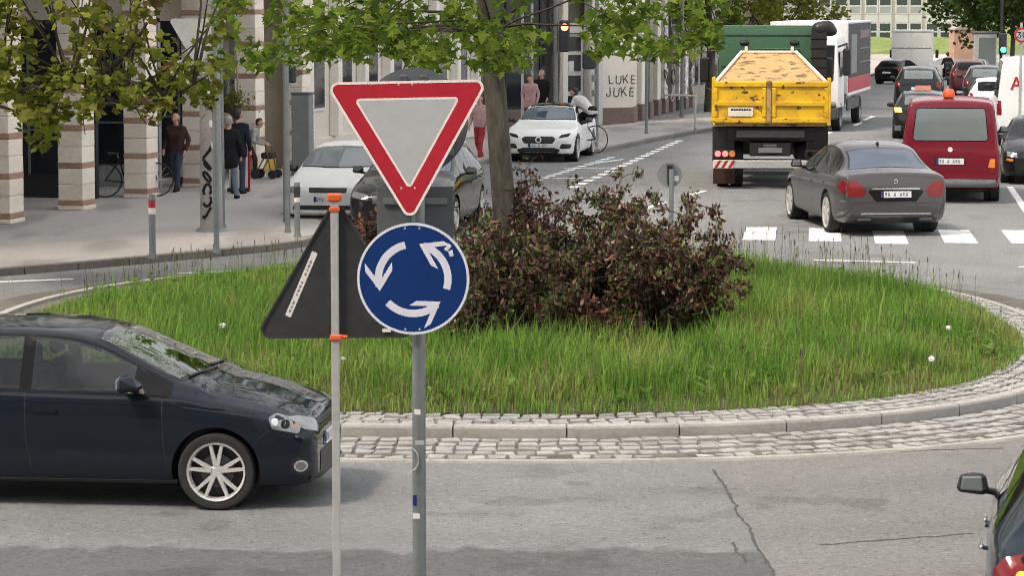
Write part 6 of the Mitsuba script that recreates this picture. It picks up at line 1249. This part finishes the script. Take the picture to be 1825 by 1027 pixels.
# the plain wall that carries on to the side street
pb_ = thing('plain_building', 'pale plastered building with flat pilasters continuing past the arcade', 'building')
PS0, PS1 = S1 + .02, S1 + 17.5
put('wall', fbox(PS0, PS1, -8, -.35, KSW - .1, 15), 'plaster', pb_, 20); put('plinth', fbox(PS0, PS1, -.34, -.28, KSW - .1, .75, .01), 'plaster', pb_, 20)
for j in range(8):
    s = PS0 + .25 + j * 2.3; put('pilaster', fbox(s, s + .34, -.34, -.10, .76, 14.2, .01), 'plaster_light', pb_, 20)
    for zf in (1.4, 5.2, 8.4, 11.4):
        w = put('window', fbox(s + .75, s + 1.85, -.36, -.30, zf, zf + (2.3 if zf < 2 else 1.7), .01), 'frame_white', pb_, 20); put('pane', fbox(s + .83, s + 1.77, -.30, -.29, zf + .08, zf + (2.2 if zf < 2 else 1.6)), 'glass_shop', w, 20)
put('string_course', fbox(PS0, PS1, -.33, -.05, 4.55, 4.8, .02), 'plaster_light', pb_, 20); put('roof', fbox(PS0, PS1 + .3, -8.2, .1, 15, 15.3), 'facade_brown', pb_, 20)
# ---------------------------------------------------------------- the corner building with the graffiti
cb = thing('corner_building', 'stone corner building with dark shop windows and scrawled graffiti on its wall', 'building')
c0 = at(1128, 214, KSW)[:2]; e1 = at(836, 219, KSW)[:2] + np.array([0, -1.0]); fx = (c0 - e1) / np.linalg.norm(c0 - e1); FL = np.linalg.norm(c0 - e1); fa = math.atan2(fx[1], fx[0]); fn = np.array([fx[1], -fx[0]])
def cpt(s, o, z): q = c0 - fx * s + fn * o; return (q[0], q[1], z)          # s leftwards from the corner
def cbox(s0, s1, o0, o1, z0, z1, c=0): return box(*cpt((s0 + s1) / 2, (o0 + o1) / 2, (z0 + z1) / 2), s1 - s0, o1 - o0, z1 - z0, fa, c)
def sx(px): d = (px - 1128) / 53.0; return -d
Cq = lambda n, m, b, par=None, t=None: put(n, m, b, par or cb, 20, label=t)
Cq('wall', cbox(0, sx(1062), -.5, 0, .55, 4.8), 'plaster_light'); Cq('plinth', cbox(-.03, sx(1062), -.5, .04, 0, .55, .01), 'plinth'); Cq('wall', cbox(-.001, FL + 1, -6, -.51, 4.8, 14.5), 'plaster'); Cq('string_course', cbox(-.05, FL + 1, -.6, .12, 4.6, 4.79, .02), 'plaster_light'); Cq('wall', cbox(sx(1062), FL + 1, -6, -.9, 0, 4.6), 'facade_brown')
Cq('pilaster', cbox(sx(1064), sx(1043), -.5, .05, .0, 4.6, .01), 'frame_white')
d = Cq('door', cbox(sx(1043), sx(994), -.60, -.52, KSW, 3.0, .01), 'frame_white')
for z0, z1 in ((.35, .95), (1.10, 1.62), (1.76, 2.30), (2.42, 2.9)): Cq('pane', cbox(sx(1043) + .12, sx(994) - .10, -.53, -.505, z0, z1), 'glass_shop', d)
Cq('notice', cbox(sx(1022), sx(1011), -.508, -.495, 1.75, 2.1), 'sticker_white', d)
Cq('door_head', cbox(sx(1043), sx(994), -.55, -.35, 3.02, 3.35, .01), 'frame_white'); Cq('pilaster', cbox(sx(994), sx(984), -.5, .02, 0, 4.6, .01), 'plaster_light')
for a_, b_ in ((984, 955), (953, 922), (920, 886), (884, 850)):
    w = Cq('shop_window', cbox(sx(a_), sx(b_), -.62, -.55, .55, 4.2, .01), 'frame_dark'); Cq('pane', cbox(sx(a_) + .05, sx(b_) - .05, -.56, -.54, .62, 4.1), 'glass_shop', w)
Cq('sill', cbox(sx(984), FL + 1, -.75, -.30, 0, .54, .01), 'plinth')
for i in range(4):
    for zf in (6.0, 9.0, 12.0): w = Cq('window', cbox(.7 + i * 1.45, 1.7 + i * 1.45, -.53, -.48, zf, zf + 1.7), 'frame_white'); Cq('pane', cbox(.78 + i * 1.45, 1.62 + i * 1.45, -.485, -.47, zf + .08, zf + 1.62), 'far_glass', w)
for t_, s_, z_, h_ in (('LUKE', sx(1076), 1.34, .28), ('JUKE', sx(1071), .92, .30)):
    x_ = 0.0
    for j, ch in enumerate(t_):
        tx = meshkit.text_mesh(ch, h_, .006); g = tx.bounds[1][0]; tx.apply_transform(mat((x_, 0, 0), (.06, -.08, .1, -.05)[j])); x_ += g + .05; put('graffiti_letter', upright(tx, cpt(s_, .012, z_), fa), 'graffiti', cb, False)
# side along the street
sdn = np.array([sd[1], -sd[0]]); sa = math.atan2(sd[1], sd[0])
def spt(s, o, z): q = c0 + sd * s + sdn * o; return (q[0], q[1], z + gz(q[1]))
def sbox(s0, s1, o0, o1, z0, z1, c=0): return box(*spt((s0 + s1) / 2, (o0 + o1) / 2, (z0 + z1) / 2), s1 - s0, o1 - o0, z1 - z0, sa, c)
SL = 20.0
Cq('side_wall', sbox(.02, SL, -6, -.30, 0, 14.5), 'facade_brown')
rs2 = np.random.default_rng(8)
for j in range(9):
    s = .02 + j * 2.2; Cq('pier', sbox(s, s + .9, -.29, .0, .56, 4.6, .01), ('plaster', 'plaster_light', 'facade_brown')[j % 3]); Cq('pier_base', sbox(s - .02, s + .92, -.29, .035, 0, .55, .01), 'plinth')
    w = Cq('window', sbox(s + .95, s + 2.15, -.30, -.24, .75, 3.9, .01), 'frame_white' if j == 0 else 'frame_dark'); Cq('pane', sbox(s + 1.02, s + 2.08, -.245, -.232, .85, 3.8), 'glass_shop', w)
    if j > 3:
        for q in range(5):
            z = .7 + q * .62; y0 = s + rs2.uniform(.05, .3); pts = [spt(y0 + .5 * math.sin(u * 2.2 + q), .012, z + .28 * math.cos(u * 1.7 + j)) for u in np.linspace(0, 3.2, 10)]; Cq('graffiti_stroke', tube(pts, .035, 5), ('graffiti_pale', 'graffiti')[int(rs2.integers(2))])
Cq('cornice', sbox(.02, SL, -.29, .15, 4.62, 4.85, .02), 'plaster_light'); Cq('roof', sbox(-.3, SL, -6.2, .3, 14.5, 14.8), 'facade_brown')
# row of houses further along the left of the street
for i, (s0, s1, h, m_, lb_) in enumerate(((20.1, 42, 15, 'facade_brown', 'dark brown house behind the green lorry cab'), (42.1, 66, 17, 'plinth', 'reddish grey house beyond the dark brown one on the left of the street'), (66.1, 96, 15, 'plaster', 'pale house further along the left of the street behind the trees'))):
    k = thing('street_house', lb_, 'building', 'houses along the left of the street'); zb_ = gz(120) - 2; put('wall', sbox(s0, s1, -9, -.3, -2, h), m_, k, 20); put('roof', sbox(s0, s1, -9.2, 0, h, h + .4), 'facade_brown', k, 20)
    n = int((s1 - s0) / 2.6)
    for j in range(n):
        for zf in (.8, 4.4, 7.6, 10.8): s = s0 + .7 + j * 2.6; w = put('window', sbox(s, s + 1.3, -.32, -.24, zf, zf + 1.8), 'frame_dark' if i == 0 else 'frame_white', k, 20); put('pane', sbox(s + .1, s + 1.2, -.25, -.23, zf + .1, zf + 1.7), 'glass_shop', w, 20)
# ---------------------------------------------------------------- the modern block at the end of the street
fb = thing('office_block', 'modern white and beige office block with paired windows at the end of the street', 'building'); FY = 430.0; zg = gz(FY); U = FY / FPX
X = lambda px: (px - CX) * U
Zp = lambda py: atd(900, py, FY)[2]
put('wall', box((X(1300) + X(1697)) / 2, FY + 6, (Zp(92) + Zp(-150)) / 2, X(1697) - X(1300), 12, Zp(-150) - Zp(92)), 'far_beige', fb, 20)
for j in range(5):
    for w0 in (0, 24.5):
        x0 = 1540 + w0 + (j - 2) * 54.0 + (0 if j < 9 else 0) ; x1 = x0 + 19.5
        if x1 > 1697: continue
        for st_ in range(5):
            y0 = 70 - st_ * 46.0; xc, wd = X((x0 + x1) / 2), X(x1) - X(x0)
            put('spandrel', box(xc, FY - .06, (Zp(y0 - 30.5) + Zp(y0 - 45)) / 2, wd + .3, .12, Zp(y0 - 45) - Zp(y0 - 30.5)), 'far_white', fb, 20)
            w = put('window', box(xc, FY - .10, (Zp(y0) + Zp(y0 - 30)) / 2, wd + .35, .16, Zp(y0 - 30) - Zp(y0)), 'frame_white', fb, 20)
            for a_, b_ in ((1.5, 13), (15.5, 28.5)): put('pane', box(xc, FY - .19, (Zp(y0 - a_) + Zp(y0 - b_)) / 2, wd - .05, .03, Zp(y0 - b_) - Zp(y0 - a_)), 'far_blind' if st_ and a_ < 10 else 'far_glass', w, 20)
put('corner_pier', box(X(1702), FY + 4, (Zp(92) + Zp(-150)) / 2, X(1710) - X(1697.3), 12, Zp(-150) - Zp(92)), 'galv_light', fb, 20); put('side_wing', box(X(1735), FY + 22, (Zp(92) + Zp(-20)) / 2, X(1765) - X(1706), 30, Zp(-20) - Zp(92)), 'far_beige', fb, 20); put('wing_window', box(X(1716), FY + 6.9, (Zp(68) + Zp(32)) / 2, X(1722) - X(1711), .3, Zp(32) - Zp(68)), 'far_glass', fb, 20)
put('roof', box((X(1300) + X(1710)) / 2, FY + 6, Zp(-150) + .2, X(1712) - X(1295), 13, .4), 'far_white', fb, 20)
# grassy bank before it
prin('bank_grass', mottled((0.13, 0.17, 0.05), .35, 3.0, .35), .95)
def bank():
    xs = np.linspace(X(1180), X(2100), 60); prof = [(375, -.3), (380, .5), (392, 1.55), (404, 1.9), (428, 2.0), (470, 2.0), (520, 6.0), (700, 14.0), (1000, 14.0)]; V = []
    for y, h in prof: V += [(x, y, gz(y) + h + .25 * math.sin(x * .7 + y)) for x in xs]
    n = len(xs); F = [(i * n + j, i * n + j + 1, (i + 1) * n + j + 1, (i + 1) * n + j) for i in range(len(prof) - 1) for j in range(n - 1)]; return V, F
put('grass_bank', bank(), 'bank_grass', smooth=True, label='green grassy bank closing the end of the street', kind='structure')
prin('plaza_mat', mottled((0.40, 0.33, 0.31), .2, 5.0, .3), .9)
put('plaza', sheet([(X(1500) * .7, 250), (X(1590) * .62, 250), (X(1700) * .86, 370), (X(1500) * .86, 370)], .006), 'plaza_mat', smooth=False, label='pale pinkish paved square before the grassy bank', kind='structure')
# glass booth and brick hut at the far right
q = at(1755, 135); k = thing('glass_booth', 'grey glazed booth under the dark trees left of the green light', 'booth'); put('booth_frame', box(q[0], q[1], q[2] + 1.45, 1.5, 1.4, 2.9, -.15, .05), 'galv_light', k, 20); put('pane', box(q[0], q[1] - .73, q[2] + 1.5, 1.1, .05, 2.2, -.15), 'glass_pale', k, 20); put('roof', box(q[0], q[1], q[2] + 2.96, 1.7, 1.6, .12, -.15, .02), 'grey_paint', k, 20)
q = at(1731, 105); prin('hut_brick', mottled((0.42, 0.26, 0.19), .2, 9.0, 1.0), .9); k = thing('brick_hut', 'small salmon coloured hut far off left of the glass booth', 'building'); put('wall', box(q[0], q[1] + 3, q[2] + 1.5, 3.4, 4, 3.4), 'hut_brick', k, 20); put('roof', hull([(q[0] + x, q[1] + 3 + y, q[2] + z) for x, y, z in ((-1.9, -2.3, 3.2), (1.9, -2.3, 3.2), (-1.9, 2.3, 3.2), (1.9, 2.3, 3.2), (-.2, -2.3, 4.1), (.2, -2.3, 4.1), (-.2, 2.3, 4.1), (.2, 2.3, 4.1))]), 'facade_brown', k, 20)
# the houses on the near side of the junction, behind the viewer: what the car doors and windows mirror
for i, (x0, x1, m_, lb_) in enumerate(((-34, -4, 'facade_brown', 'brown plastered house behind the viewpoint, to the left'), (-3.5, 30, 'plaster', 'beige plastered house behind the viewpoint, to the right'))):
    k = thing('near_house', lb_, 'building'); put('wall', box((x0 + x1) / 2, -15, 8, x1 - x0, 10, 16), m_, k, 20); put('roof', box((x0 + x1) / 2, -15, 16.3, x1 - x0 + .6, 10.6, .6), 'facade_brown', k, 20)
    for j in range(int((x1 - x0) / 3)):
        for zf in (.8, 4.2, 7.6, 11): w = put('window', box(x0 + 1.8 + j * 3, -9.97, zf + 1.0, 1.5, .12, 2.0), 'frame_white', k, 20); put('pane', box(x0 + 1.8 + j * 3, -9.90, zf + 1.0, 1.3, .06, 1.8), 'glass_shop', w, 20)
